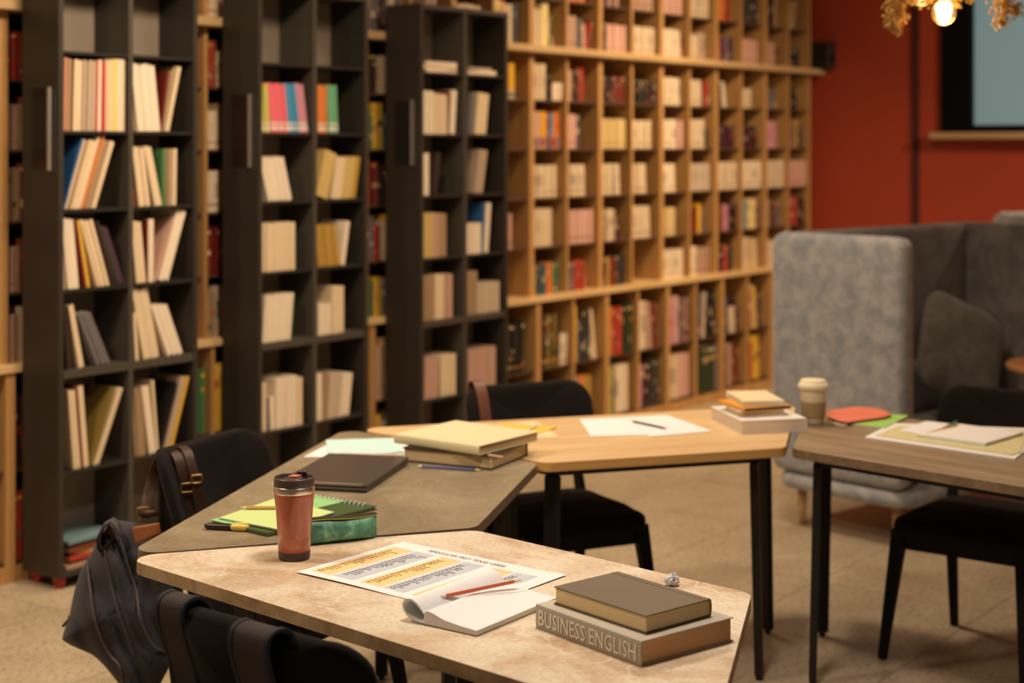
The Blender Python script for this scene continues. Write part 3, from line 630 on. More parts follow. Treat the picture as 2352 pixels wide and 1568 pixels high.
# ------------------------------------------------------------------ sofa
def sofa(label,loc,deg,first):
    s=thing('high_back_sofa',label,'sofa',loc,R(deg),'high-backed felt sofas')
    def yz(x0,x1):
        xm=(x0+x1)/2; t=(x1-x0)/2
        return lambda a,b,h:(xm+h,a,b)
    for x0 in (0,1.41):
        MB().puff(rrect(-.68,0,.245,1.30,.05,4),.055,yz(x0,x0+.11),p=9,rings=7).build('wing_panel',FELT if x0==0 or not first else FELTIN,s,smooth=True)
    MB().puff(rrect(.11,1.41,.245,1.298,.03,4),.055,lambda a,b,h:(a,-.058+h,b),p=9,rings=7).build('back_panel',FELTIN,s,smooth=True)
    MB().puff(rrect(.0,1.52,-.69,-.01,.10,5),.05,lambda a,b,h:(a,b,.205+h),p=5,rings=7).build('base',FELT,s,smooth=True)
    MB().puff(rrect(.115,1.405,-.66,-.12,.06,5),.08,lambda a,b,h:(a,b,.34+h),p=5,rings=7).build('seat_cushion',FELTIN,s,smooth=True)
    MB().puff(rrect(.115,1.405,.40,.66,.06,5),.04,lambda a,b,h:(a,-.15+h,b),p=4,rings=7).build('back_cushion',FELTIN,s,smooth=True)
    for x,y in ((.10,-.10),(1.42,-.10),(.12,-.58),(1.40,-.58)):
        MB().lathe([(.013,0),(.022,.165)],(x,y,0),14).build('leg',BEECH,s,smooth=True)
    return s
sofa('grey mottled felt high-backed sofa booth right of the oak bookcase',(6.335,3.335,0),-11,True)
sofa('dark grey high-backed sofa mostly hidden behind the nearer felt sofa',(9.02,3.32,0),-11,False)
def pillow(label,loc,rot,w,h,m):
    o=MB().puff(rrect(-w/2,w/2,-h/2,h/2,w*.22,6),.065,lambda a,b,t:(a,t,b),p=1.6,rings=8).build('cushion',m,smooth=True)
    o.location=loc; o.rotation_euler=rot; return tag(o,label,'cushion','cushions on the felt sofa')
def sl(x,y,z):
    a=R(-11); return (6.335+x*cos(a)-y*sin(a),3.335+x*sin(a)+y*cos(a),z)
pillow('rounded brown-grey cushion against the left wing of the felt sofa',sl(.185,-.40,.665),(0,R(0),R(-11+86)),.40,.40,PILLOW)
pillow('dark grey square cushion tilted in the corner of the felt sofa',sl(.99,-.34,.71),(R(-18),R(24),R(-30)),.50,.50,PILLOW)
rt=thing('round_table','small round orange-brown wooden table in front of the felt sofa','table',(7.057,2.247,0))
MB().lathe([(.0,.693),(.262,.693),(.27,.700),(.27,.716),(.262,.722),(0,.722)],(0,0,0),48).build('tabletop',mat('orange_wood',(.50,.215,.085),.45,var=.1),rt,smooth=False,bevel=.0)
MB().lathe([(.03,.02),(.025,.05),(.022,.69)],(0,0,0),20).build('leg',BLACK,rt,smooth=True)
MB().lathe([(.19,0),(.19,.012),(.03,.02)],(0,0,0),32).build('base_plate',BLACK,rt)
# ------------------------------------------------------------------ hanging lamps and dried flowers
glow=mat('filament_glow',(1,.8,.5),.5,emit=(1,.74,.40),es=22)
glass=mat('amber_bulb_glass',(1.0,.72,.36),.04,trans=1.0,emit=(1,.48,.12),es=.30)
def bulb(x,y,d,label):
    p=ray(x,y,d); b=thing('pendant_bulb',label,'lamp',(p[0],p[1],p[2]-.042),0,'bare filament bulbs hung among dried flowers')
    prof=[(.0,0)]+[(.041*sin(t),.041-.041*cos(t)) for t in [PI*k/14 for k in range(1,11)]]+[(.02,.082),(.016,.098),(.014,.108)]
    MB().lathe(prof,(0,0,0),28).build('glass_bulb',glass,b,smooth=True)
    MB().lathe([(.0,.022),(.012,.024),(.017,.045),(.018,.066),(.010,.070),(0,.070)],(0,0,0),16).build('filament',glow,b,smooth=True)
    MB().lathe([(.016,.104),(.019,.108),(.019,.15),(.012,.16),(.004,.165)],(0,0,0),20).build('socket',BRASS,b,smooth=True)
    MB().tube([(0,0,.16),(0,0,3.3-p[2]+.04)],.003,6).build('cord',BLACK,b)
bulb(2168,30,5.5,'glowing round filament bulb, the lower one, hanging at the top right')
bulb(2117,-14,5.6,'glowing filament bulb cut by the top edge, left of the lower bulb')
FL=[mat('dried_flower_gold',(.62,.36,.08),.9),mat('dried_flower_straw',(.45,.23,.05),.9),mat('dried_flower_green',(.26,.19,.04),.9)]
def bunch(pts,d,label,seed):
    rg=random.Random(seed); m=MB(); top=ray(pts[0][0],pts[0][1]-40,d)
    for (x,y,r) in pts:
        for _ in range(int(60+r*3)):
            a=rg.uniform(0,2*PI); q=r*min(1.35,abs(rg.gauss(0,.62))); dd=d+rg.uniform(-.05,.05)
            p=Vector(ray(x+q*cos(a),y+q*sin(a),dd)); s=rg.uniform(.003,.0068)
            m.add([p+Vector(v)*s for v in ((1,0,0),(-1,0,0),(0,1,0),(0,-1,0),(0,0,1),(0,0,-1))],[(0,2,4),(2,1,4),(1,3,4),(3,0,4),(2,0,5),(1,2,5),(3,1,5),(0,3,5)],rg.choice((0,0,1,1,2)))
    o=m.build('flower_bunch',FL,origin=top,smooth=True)
    st=MB()
    for (x,y,r) in pts: st.tube([ray(x,y,d),ray((x+pts[0][0])/2,y-40,d),ray(pts[0][0],-60,d)],.0012,5)
    st.build('stems',FL[1],o,(top)); 
    # hangs from a cord to the ceiling
    MB().tube([ray(pts[0][0],-60,d),(*ray(pts[0][0],-60,d)[:2],3.3)],.0015,5).build('cord',BLACK,o,top)
    return tag(o,label,'dried flowers','dried flower bunches around the bulbs')
bunch([(2060,-18,32),(2055,10,22),(2050,36,17),(2058,62,11),(2045,56,11),(2072,38,12),(2062,74,7)],5.45,'straw-gold dried flower bunch, leftmost, hanging at the top edge',1)
bunch([(2108,-34,22),(2098,-2,19),(2128,-2,15),(2142,-10,14)],5.5,'straw-gold dried flowers just above the glowing bulbs',2)
bunch([(2192,-25,24),(2194,-4,12),(2198,8,9),(2230,-12,14)],5.6,'small dried flower sprig right of the glowing bulb',3)
bunch([(2310,-30,36),(2308,0,32),(2306,25,26),(2300,50,16),(2330,22,17)],5.45,'thick golden dried flower bunch hanging in front of the window',4)
# ------------------------------------------------------------------ near table: tumbler
p=at(676,1281.5)
t=thing('travel_tumbler','rust-red travel tumbler with steel rim and dark lid standing on the marble table','tumbler',p,R(20))
MB().lathe([(.0345,0),(.0358,.002),(.0368,.0185),(.0365,.019)],(0,0,.0003),48).build('base_ring',mat('dark_brown_plastic',(.055,.032,.025),.45),t,smooth=True)
MB().lathe([(.0366,.019),(.0385,.06),(.0425,.115),(.0455,.145),(.0458,.151)],(0,0,0),56).build('body',mat('rust_lacquer',(.46,.115,.052),.22,coat=.7),t,smooth=True)
MB().lathe([(.0459,.151),(.0464,.153),(.0464,.165),(.0455,.167)],(0,0,0),56).build('rim_band',mat('polished_steel',(.80,.70,.58),.28,metal=1),t,smooth=True)
lidm=mat('dark_taupe_plastic',(.075,.048,.038),.4)
MB().lathe([(.0458,.1672),(.0462,.169),(.0462,.183),(.0448,.187),(.043,.187),(.042,.182),(.041,.174),(0,.173)],(0,0,0),48).build('lid',lidm,t,smooth=True)
lv=MB().puff(rrect(-.034,.022,-.017,.017,.012,5),.005,lambda a,b,h:(a,b,.1805+h+.04*abs(a)*.3),p=3,rings=5).build('flip_lever',lidm,t,smooth=True)
MB().box(-.010,.016,-.012,.012,.1865,.1882).build('stopper',mat('coral_plastic',(.50,.16,.08),.5),t,bevel=.0007)
MB().puff(rrect(.034,.0495,-.011,.011,.005,4),.0045,lambda a,b,h:(a,b,.1885+h),p=3,rings=5).build('lid_hinge',lidm,t,smooth=True)
# worksheet
O=at(680,1315.5,.7405); wd=R(-91.2); ux=Vector((cos(wd),sin(wd),0)); vy=Vector((-sin(wd),cos(wd),0))
t=thing('worksheet','white worksheet of irregular past tense verbs with orange and grey columns','worksheet',(O[0]+.0,O[1],.7402),wd)
Wp,Hp=.482,.349
def wz(u,v): return .0012+.0025*max(0,sin(u*9+.6))*(1-v/Hp)**2+.0016*max(0,(u-.40)/.08)*(v/Hp)
m=MB(); m.grid(24,12,lambda a,b:(a*Wp,b*Hp,wz(a*Wp,b*Hp)))
m.build('sheet',PAPER,t,smooth=False,solid=.0004)
OR_=mat('worksheet_orange',px(252,206,132),.85); GR_=mat('worksheet_grey',px(206,200,192),.85)
INKO=mat('brown_ink',px(140,84,20),.9); INKG=mat('grey_ink',px(86,72,64),.9); INKT=mat('title_ink',px(96,80,66),.9); WH=mat('white_ink',px(252,238,222),.9)
pres=["be become begin blow break bring build burst buy catch choose come cut deal do draw drink drive eat fall".split(),"feed feel fight find fly forbid forget forgive freeze get give go grow have hear hide hold keep know lay".split(),"lead leave lend let lie lose make meet pay quit read ride run say see seek sell send shake shine".split()]
past=[["was, were"]+"became began blew broke brought built burst bought caught chose came cut dealt did drew drank drove ate fell".split()[:-1],"fed felt fought found flew forbade forgot forgave froze got gave went grew had heard hid held kept knew laid".split(),"led left lent let lay lost made met paid quit read rode ran said saw sought sold sent shook shone".split()]
v0,v1=.028,.300
for k in range(3):
    for j in (0,1):
        u0=.019+.1480*k+j*.0665
        pan=MB(); pan.grid(4,14,lambda a,b:(u0+a*.0595,v0+b*(v1-v0),wz(u0+a*.0595,v0+b*(v1-v0))+.0004))
        po=pan.build('column_panel',GR_ if j else OR_,t)
        words=(past if j else pres)[k]
        for n_,wrd in enumerate(words[:20]):
            v=v1-.0345-n_*.0120
            lettering(wrd,.0122,INKG if j else INKO,po,(u0+.008,v,wz(u0+.02,v)+.0008),(0,0,0),sx=1.05,extrude=0)
        lettering('PAST' if j else 'PRESENT',.0115,WH,po,(u0+.012,v1-.0135,wz(u0,v1)+.0008),(0,0,0),sx=1.05,extrude=0)
        MB().box(u0+.006,u0+.054,v1-.0185,v1-.0180,wz(u0,v1)+.0006,wz(u0,v1)+.0008).build('rule_line',WH,po)
lettering('IRREGULAR PAST TENSE VERBS',.0205,INKT,t,(.108,.3130,.0034),(0,0,0),sx=.80,extrude=0,bold=0)
# open squared notebook with rolled left pages
N=Vector((2.391,1.886,.7403)); nd=R(1.6)
t=thing('open_notebook','open squared notebook with its left pages rolled, lying partly on the worksheet','notebook',N,nd)
GRID=grid_mat('squared_page',px(251,238,220),px(238,226,212),.005)
Ln=.275
def extr(prof,name,mt,mat_idx=None,smooth=True,**k):
    m=MB(); n=len(prof); nn=12
    vs=[(Ln*i/nn,y,z) for i in range(nn+1) for y,z in prof]
    fs=[(i*n+j,i*n+(j+1)%n,(i+1)*n+(j+1)%n,(i+1)*n+j) for i in range(nn) for j in range(n)]
    m.add(vs,fs,0); m.f.append(tuple(range(n))[::-1]); m.f.append(tuple(nn*n+j for j in range(n))); m.m+=[1,1]
    return m.build(name,mt,t,**k)
PE=stripes_mat('notebook_page_edges',px(232,205,190),px(246,228,212),90)
extr([(0,.0012),(.0,.0115),(.04,.0135),(.08,.018),(.108,.0265),(.122,.0285),(.129,.024),(.131,.012),(.128,.0012)],'right_pages',[GRID,PE],smooth=False,bevel=.001)
def c2(P): return [(q.x,q.y) for q in spl([(a,b,0) for a,b in P],5)]
extr(c2([(.128,.0015),(.150,.002),(.172,.010),(.183,.022),(.184,.034),(.176,.043),(.163,.0455),(.150,.041),(.138,.032),(.131,.023)])+c2([(.131,.020),(.1395,.0275),(.151,.036),(.163,.0405),(.173,.0385),(.179,.032),(.178,.0235),(.169,.0145),(.149,.006),(.130,.005)]),'rolled_pages',[GRID,PE],smooth=False,bevel=.0006)
extr([(-.001,.0),(.13,.0),(.15,.0008),(.15,.0012),(.13,.0011),(-.001,.0011)],'cover',[mat('olive_card',px(150,125,60),.7)]*2)
def pencil(label,a,b,za,zb,r,cm,dull,eraser=None,name='pencil',group=None,body_k=.82,tip=True):
    a=Vector((a[0],a[1],za)); b=Vector((b[0],b[1],zb)); L=(b-a).length; d=(b-a).normalized()
    o=bpy.data.objects.new(name,None); C.objects.link(o); o.empty_display_size=.02; o.location=a
    o.rotation_mode='QUATERNION'; o.rotation_quaternion=d.to_track_quat('X','Z')
    tag(o,label,name if name in('pencil','pen') else 'pencil',group)
    def cyl(pr,n=6):
        m=MB().lathe(pr,(0,0,0),n); m.v=[(v[2],v[0],v[1]) for v in m.v]; return m
    e0=.010 if eraser else 0
    cyl([(r,e0),(r,L-.020 if tip else L)],6).build('barrel',cm,o)
    if eraser: cyl([(r*.95,0),(r*1.02,e0)],14).build('eraser',eraser,o,smooth=False)
    if tip:
        cyl([(r,L-.020),(r*.28,L-.005)],12).build('sharpened_wood',mat('bare_wood',px(238,205,140),.7),o)
        cyl([(r*.28,L-.005),(.0004,L)],10).build('lead',dull,o)
    return o
GRAPH=mat('graphite',(.03,.028,.03),.4)
pencil('orange-red pencil with white end lying in the gutter of the squared notebook',at(1013,1372,.775),at(1197,1333.5,.775),.7765,.7765,.0038,mat('orange_red_paint',px(226,112,74),.3),GRAPH,mat('white_end',px(245,222,196),.6))
# two hardbacks
LINEN=mat('grey_linen',px(204,184,154),.75,bump=.3,bscale=500,var=.05,vscale=20)
OLIVE=mat('olive_cloth',px(112,92,64),.6,bump=.2,bscale=500,var=.10,vscale=6)
EDGEB=stripes_mat('brown_page_edge',(.58,.33,.15),(.74,.46,.24),120); EDGEG=stripes_mat('gold_page_edge',(.80,.60,.32),(.90,.72,.42),120)
def flatbook(name,label,rc,th,cover,pages,spine=-1,round_=False,group=None,ct=.0025,over=.004,z=None,liner=None,cat='book',rot=None):
    (cx,cy,cz),rz,w,l=rc
    if rot is not None: rz=rot
    t=thing(name,label,cat,(cx,cy,(z if z is not None else cz)+.0003),rz,group)
    m=MB(); x0,x1,y0,y1=-w/2,w/2,-l/2,l/2
    m.box(x0,x1,y0,y1,0,ct); m.box(x0,x1,y0,y1,th-ct,th)
    sx0,sx1=(x0-.001,x0+.003) if spine<0 else (x1-.003,x1+.001)
    n=8; P=[]
    s=-1 if spine<0 else 1; xe=x0 if spine<0 else x1
    for k in range(n+1): a=-PI/2+PI*k/n; P.append((xe+s*(.004 if round_ else .0015)*cos(a),th/2+th/2*sin(a)))
    P+= [(xe-s*.002,th),(xe-s*.002,0)]
    vs=[(x,y,z_) for y in (y0,y1) for x,z_ in P]; k=len(P)
    m.add(vs,[tuple(range(k)),tuple(range(k,2*k))[::-1]]+[(i,k+i,k+(i+1)%k,(i+1)%k) for i in range(k)])
    m.build('cover',cover,t,bevel=.0008)
    px0=x0+(.003 if spine<0 else over); px1=x1-(over if spine<0 else .003)
    MB().box(px0,px1,y0+over,y1-over,ct,th-ct).build('page_block',pages,t)
    return t
rc=rect((1238,1440),(1472,1533),(1678,1472),.74); BEw,BEl=rc[2],rc[3]
be=flatbook('hardback_book','large grey linen hardback titled BUSINESS ENGLISH on its spine, under the olive book',rc,.0455,LINEN,EDGEB,-1)
x=-BEw/2-.0028
lettering('BUSINESS ENGLISH',.0425,mat('cream_foil',(.9,.86,.78),.6),be,(x,BEl/2-.009,.0082),(R(90),0,R(-90)),sx=.79,extrude=.0002,bold=.002)
rc2=rect((1283,1385),(1482,1459),(1621,1415),.7868)
ub_=flatbook('hardback_book','smaller olive-brown hardback lying on the BUSINESS ENGLISH book',rc2,.0335,OLIVE,EDGEG,1,True,z=.7862,over=.003)
MB().box(rc2[2]/2-.005,rc2[2]/2-.001,-rc2[3]/2+.0005,-rc2[3]/2+.0029,.004,.0295).build('headband',mat('yellow_headband',(.75,.55,.02),.6),ub_)
MB().box(rc2[2]/2-.017,rc2[2]/2-.0155,-rc2[3]/2,rc2[3]/2,.0335,.0341).build('hinge_crease',mat('olive_dark_cloth',px(112,92,66),.7),ub_)
# crumpled paper
cp=at(1543,1344); m=MB(); rg=random.Random(5); nu,nv=18,12; vs=[];
for i in range(nu):
    for j in range(nv+1):
        a=2*PI*i/nu; b_=PI*j/nv; q=Vector((sin(b_)*cos(a),sin(b_)*sin(a),cos(b_))); r=.0135*(1+.42*mn.noise(q*2.6+Vector((3,1,2)))+.35*mn.noise(q*6)); vs.append((cp[0]+q.x*r*1.15,cp[1]+q.y*r*1.1,cp[2]+.0115+q.z*r))
m.add(vs,[(i*(nv+1)+j,i*(nv+1)+j+1,((i+1)%nu)*(nv+1)+j+1,((i+1)%nu)*(nv+1)+j) for i in range(nu) for j in range(nv)])
tag(m.build('crumpled_paper',mat('grey_white_paper',px(226,214,205),.8),origin=cp),'small crumpled ball of white paper behind the olive hardback','paper')
# ------------------------------------------------------------------ stone table things
def slab(name,label,corners,z,th,m,cat,mside=None,group=None,curl=0):
    P=[Vector(at(x,y,z)) for x,y in corners]; c=sum(P,Vector())/len(P); c.z=z+.0003
    mb=MB(); mb.prism([(q.x,q.y) for q in P][::(1 if ((P[1]-P[0]).cross(P[2]-P[1])).z>0 else -1)],z+.0003,z+.0003+th,0,1 if mside else 0)
    return tag(mb.build(name,[m,mside] if mside else m,origin=c,bevel=min(.0004,th*.3)),label,cat,group)
def highlighter():
    a=Vector(at(470,1214)); b=Vector(at(571,1220)); d=(b-a); L=d.length; ang=math.atan2(d.y,d.x)
    t=thing('highlighter','black highlighter with yellow cap lying at the left corner of the stone table','highlighter',(a.x,a.y,.7405),ang)
    MB().puff(rrect(0,L*.66,-.011,.011,.009,5),.0075,lambda x,y,h:(x,y,.008+h),p=3,rings=6).build('barrel',mat('black_plastic',(.02,.015,.012),.35),t,smooth=True)
    MB().puff(rrect(L*.60,L,-.0125,.0125,.010,5),.0085,lambda x,y,h:(x,y,.009+h),p=3,rings=6).build('cap',mat('yellow_plastic',px(250,208,100),.35),t,smooth=True)
    MB().box(L*.68,L*.96,-.004,.004,.0172,.0192).build('clip',_m['yellow_plastic'],t,bevel=.001)
highlighter()
GRN=mat('green_card',px(150,200,110),.6); GRND=mat('dark_green_card',px(60,82,30),.6); YEL=mat('yellow_green_card',px(214,222,134),.7); LG=mat('light_green_card',px(160,205,125),.6)
# spiral notebook: lies under the yellow-green pad
rcn=rect((488,1203),(745,1140),(868,1172),.74)
SL=rect((488,1203),(735,1143),(862,1170),.74)
t=thing('spiral_notebook','green spiral notebook under the yellow-green pad, white coil facing the laptop','notebook',SL[0],SL[1])
w_,l_=SL[2],SL[3]
MB().box(-w_/2,w_/2,-l_/2,l_/2,.0004,.0016).build('back_cover',GRND,t)
MB().box(-w_/2+.002,w_/2-.003,-l_/2+.004,l_/2-.004,.0016,.0085).build('page_block',stripes_mat('ruled_page_edges',px(150,140,100),px(205,190,150),60),t)
MB().box(-w_/2,w_/2,-l_/2,l_/2,.0085,.0095).build('front_cover',GRND,t)
MB().box(-w_/2-.001,-w_/2+w_*.52,-l_/2-.001,l_/2-.012,.0096,.0106).build('light_cover',LG,t)
coil=mat('white_coil',px(225,210,190),.35)
pass
cn=MB()
a0=Vector(at(722,1150)); b0=Vector(at(842,1172)); 
cv=MB(); cv.add([at(700,1166,.7495),at(845,1184,.7495),at(868,1174,.7495),at(722,1148,.7495),at(700,1166,.7505),at(845,1184,.7505),at(868,1174,.7505),at(722,1148,.7505)],[(0,1,2,3),(7,6,5,4),(0,4,5,1),(1,5,6,2),(2,6,7,3),(3,7,4,0)])
for k in range(15):
    f=-.5+k/12.0; c0=a0.lerp(b0,.04+.92*(k-3)/11.0); c0.z=.7497
    dv=(b0-a0).normalized(); pv=Vector((-dv.y,dv.x,0))
    cn.tube([c0+pv*.0078*cos(t_)+Vector((0,0,.0074*sin(t_))) for t_ in [2*PI*i/14 for i in range(14)]],.0016,6,closed=True)
iv=Matrix.Rotation(-SL[1],4,'Z')@Matrix.Translation(-Vector(SL[0]))
cn.v=[tuple(iv@Vector(v)) for v in cn.v]; cn.build('spiral_coil',coil,t,smooth=True)

slab('paper_pad','yellow-green paper pad on top of the green spiral notebook, pen on it',[(503,1192),(630,1148),(768,1179),(640,1219)],.7512,.004,YEL,'notepad',mat('pad_edge',px(190,180,140),.8))
CORK=mat('cork_barrel',px(216,158,84),.8,var=.25,vscale=90)
pencil('cork-covered pen with silver tip lying on the yellow-green pad',at(650,1166,.76),at(549,1166,.76),.7605,.7605,.0045,CORK,mat('silver_tip',px(214,204,180),.3,metal=.6),None,name='pen')
# pencil case
a=Vector(at(690,1259)); b=Vector(at(856,1240)); d=b-a; ang=math.atan2(d.y,d.x); L=d.length+.02
t=thing('pencil_case','green crinkled leather-look pencil case with black zip beside the tumbler','pencil case',(a.x,a.y,.7405),ang)
CASE=stone_mat('green_washed_leather',px(58,104,74),px(92,148,108),px(150,200,152),26,.5)
def pc(x,y,h):
    # rounded triangular section, slightly slumped
    ww=.030*(1-.12*abs(x/L-.5)*2); zz=(y+1)/2
    return (x,.028+h*ww*(1.0-.32*zz)/.03+.003*sin(x*40), .0006+zz*(.054+.002*sin(x*30)))
o_=rrect(0,L,-1,1,.012,4); o_=[(x,y) for x,y in o_]
cb_=MB().puff([(x if True else x, y) for x,y in [(q[0],max(-1,min(1,q[1]))) for q in rrect(0,L,-1,1,.02,5)]],.030,pc,p=3.0,rings=9); cb_.build('case_body',CASE,t,smooth=True)
MB().ribbon([(x_,.028+.003*sin(x_*40),.0558+.002*sin(x_*30)) for x_ in [L*k/12 for k in range(13)]],(0,1,0),.022,.003).build('zip',mat('black_zip',(.025,.018,.012),.5),t)
MB().tube([(x_,.0160+.003*sin(x_*40),.0548+.002*sin(x_*30)) for x_ in [L*k/12 for k in range(13)]],.0010,6).build('yellow_stitching',mat('yellow_thread',px(200,170,60),.7),t)
# laptop
rc=rect((748,1055),(927,1066),(850,1133),.742); lw,ll=rc[2],rc[3]
t=thing('laptop','closed dark grey-brown laptop lying on the stone table behind the tumbler','laptop',(rc[0][0],rc[0][1],.7405),rc[1])
LAP=mat('laptop_shell',px(84,68,56),.35,spec=.6,var=.04,vscale=40); LAPD=mat('laptop_base',px(72,60,50),.4)
MB().box(-lw/2,lw/2,-ll/2,ll/2,.002,.0118).build('base_case',LAPD,t,bevel=.004,seg=3)
MB().box(-lw/2,lw/2,-ll/2,ll/2,.0132,.0235).build('screen_lid',LAP,t,bevel=.003,seg=3)
MB().box(-lw/2+.012,lw/2-.006,-ll/2+.01,ll/2-.01,.0113,.0137).build('gap_filler',BLACK,t)  # black filler added so no light shows between base and lid
MB().box(lw/2-.006,lw/2+.0006,-ll/2+.012,ll/2-.012,.0185,.0238).build('chrome_edge',mat('silver_trim',px(214,190,160),.25,metal=.8),t,bevel=.0008)
for sx_ in (-1,1):
    for sy_ in(-1,1): MB().box(sx_*(lw/2-.03)-.008,sx_*(lw/2-.03)+.008,sy_*(ll/2-.03)-.006,sy_*(ll/2-.03)+.006,-.0002,.002).build('rubber_foot',BLACK,t)
# papers behind the laptop
slab('paper_sheet','white paper sheets behind the laptop, under the mint envelope',[(697,1050),(770,1012),(938,1010),(935,1052)],.7403,.0016,PAPER,'paper')
slab('envelope','pale mint-green folded sheet lying on white paper behind the laptop',[(748,1012),(914,1007),(926,1040),(753,1049)],.7425,.003,mat('mint_paper',px(208,228,208),.8),'envelope')
pencil('orange and pink pen lying at the near edge of the mint sheet',at(782,1044,.748),at(925,1047,.748),.7495,.7495,.0042,mat('pink_barrel',px(240,185,160),.4),GRAPH,mat('orange_end',px(232,138,92),.5),name='pen')
BLK=mat('black_brown_cover',px(42,30,22),.5)
rcb=rect((926,1059),(1132,1080),(1211,1047),.74)
flatbook('hardback_book','thick black-covered book under the khaki book on the stone table',rcb,.042,BLK,stripes_mat('cream_page_edge',px(196,158,104),px(228,192,138),110),1,over=.004,ct=.0045)
KH=mat('khaki_cloth',px(238,212,156),.7,bump=.2,bscale=400)
rck=rect((930,1016),(1103,1050),(1215,1012),.7835)
kb=flatbook('hardback_book','khaki cloth hardback on top of the thick black book, table centre-left',rck,.028,KH,stripes_mat('khaki_page_edge',px(206,166,104),px(232,196,138),110),-1,True,z=.7830)
pencil('blue pencil with white end on the stone table before the black book',at(962,1071,.744),at(1108,1080,.744),.7446,.7446,.0038,mat('blue_paint',px(72,84,140),.35),GRAPH,mat('white_end2',px(236,222,196),.6))
pencil('short pink pencil stub on the black book under the khaki book edge',at(1122,1045,.7868),at(1156,1050,.7868),.7870,.7870,.0036,mat('pink_paint',px(226,160,130),.5),GRAPH,None,tip=False)
# ------------------------------------------------------------------ oak table things
OY=mat('amber_paper',px(252,188,70),.75)
slab('envelope','amber-orange folded paper half behind the khaki book on the oak table',[(1132,984),(1158,972),(1280,981),(1212,1006)],.7425,.002,OY,'envelope')
stk=grid_mat('cream_striped_paper',px(250,214,160),px(232,186,130),.016)
slab('paper_sheet','cream striped paper under the amber envelope on the oak table',[(1139,976),(1230,968),(1285,1005),(1210,1008)],.7403,.002,stk,'paper')
pencil('short silver and dark pen lying on the amber paper',at(1235,978,.747),at(1207,992,.747),.7478,.7478,.004,mat('pale_silver',px(206,200,170),.4),GRAPH,None,name='pen')
slab('paper_sheet','white sheet, left one of the two overlapping on the oak table',[(1331,963),(1480,956),(1510,998),(1357,1002)],.7403,.0006,PAPER,'paper',group='loose sheets')
slab('paper_sheet','white sheet, right one of the two overlapping on the oak table',[(1445,958),(1531,953),(1636,990),(1492,1003)],.7412,.0006,PAPER,'paper',group='loose sheets')
pencil('dark green pencil lying on the white sheets on the oak table',at(1530,985,.744),at(1447,967,.744),.7460,.7460,.0036,mat('green_black_paint',(.02,.035,.02),.4),GRAPH,mat('pink_end',px(225,150,130),.6))
WB=mat('white_cover',px(248,230,208),.6)
rcw=rect((1636,962),(1702,997),(1850,990),.74)
flatbook('hardback_book','large thick white book at the bottom of the stack on the oak table',rcw,.043,WB,stripes_mat('white_page_edge',px(236,200,160),px(248,220,186),90),1,over=.002,rot=rcw[1])
rct=rect((1668,932),(1698,945),(1800,940),.803)
flatbook('hardback_book','tan paged book under the orange notebook in the stack on the oak table',rct,.019,mat('white_grey_cover',px(230,210,200),.6),stripes_mat('tan_page_edge',px(196,148,86),px(222,176,108),90),1,over=.0,z=.7836)
rco=rect((1655,918),(1708,938),(1812,930),.8155)
flatbook('notebook','orange notebook with black page edge in the middle of the oak table stack',rco,.012,mat('orange_cover',px(242,158,52),.5),mat('black_page_edge',px(46,30,18),.8),-1,over=.0012,z=.8032,ct=.002,cat='notebook')
rcc=rect((1672,898),(1703,922),(1797,919),.833)
flatbook('notebook','small cream notebook on top of the stack on the oak table',rcc,.017,mat('cream_cover',px(240,212,158),.7),stripes_mat('cream_pages2',px(236,204,156),px(248,222,180),80),1,over=.001,z=.8157,cat='notebook')
# ------------------------------------------------------------------ brown table things
p=at(1868,972)
t=thing('reusable_cup','cream reusable coffee cup with ribbed tan sleeve on the brown table','cup',p)
CR=mat('cream_bamboo',px(236,208,160),.5)
MB().lathe([(.0290,0),(.0305,.002),(.0315,.024),(.0360,.085),(.0378,.112),(.0378,.115)],(0,0,.0003),48).build('cup_body',CR,t,smooth=True)
rb=MB(); n=72; vs=[]
for z_,r in ((.020,.0322),(.022,.0334),(.070,.0368),(.0725,.0358)):
    for k in range(n): rr_=r*(1+(.010 if (k//2)%2 else 0)); a_=2*PI*k/n; vs.append((rr_*cos(a_),rr_*sin(a_),z_))
rb.add(vs,[(i*n+k,i*n+(k+1)%n,(i+1)*n+(k+1)%n,(i+1)*n+k) for i in range(3) for k in range(n)]); rb.build('ribbed_sleeve',mat('tan_silicone',px(176,142,92),.7),t)
MB().lathe([(.0385,.110),(.0435,.112),(.0445,.117),(.0440,.124),(.0400,.129),(.0375,.130),(.0365,.138),(.034,.1405),(.0,.1405)],(0,0,0),48).build('lid',mat('cream_silicone',px(244,218,170),.6),t,smooth=True)
for ch in t.children: ch.scale=(1.17,1.17,1.06)
t=slab('notebook','green notebook under the orange-red pouch on the brown table',[(1918,972),(1990,953),(2088,958),(2032,987)],.7403,.007,mat('bright_green',px(166,206,92),.6),'notebook',mat('pale_pages',px(222,204,160),.8))
pz=.7485; P=[at(x,y,pz) for x,y in [(1897,960),(1903,950),(1930,944),(1962,939),(2005,941),(2040,950),(2048,958),(2030,963),(1985,969),(1945,974),(1925,970)]]
c_=Vector((sum(q[0] for q in P)/len(P),sum(q[1] for q in P)/len(P),pz))
po=MB().puff([(q[0]-c_.x,q[1]-c_.y) for q in P],.006,lambda a,b,h:(a,b,.0065+h),p=3,rings=6).build('pouch',mat('orange_red_fabric',px(238,122,86),.75),smooth=True); po.location=c_
tag(po,'orange-red rounded pouch lying on the green notebook beside the cup','pouch')
MB().tube([(Vector(at(1897,963,.75))-c_+Vector((0,0,.0))),Vector(at(1925,975,.75))-c_,Vector(at(1945,977,.75))-c_],.0035,8).build('page_edge',mat('pouch_pale_lining',px(215,190,150),.7),po,smooth=True)
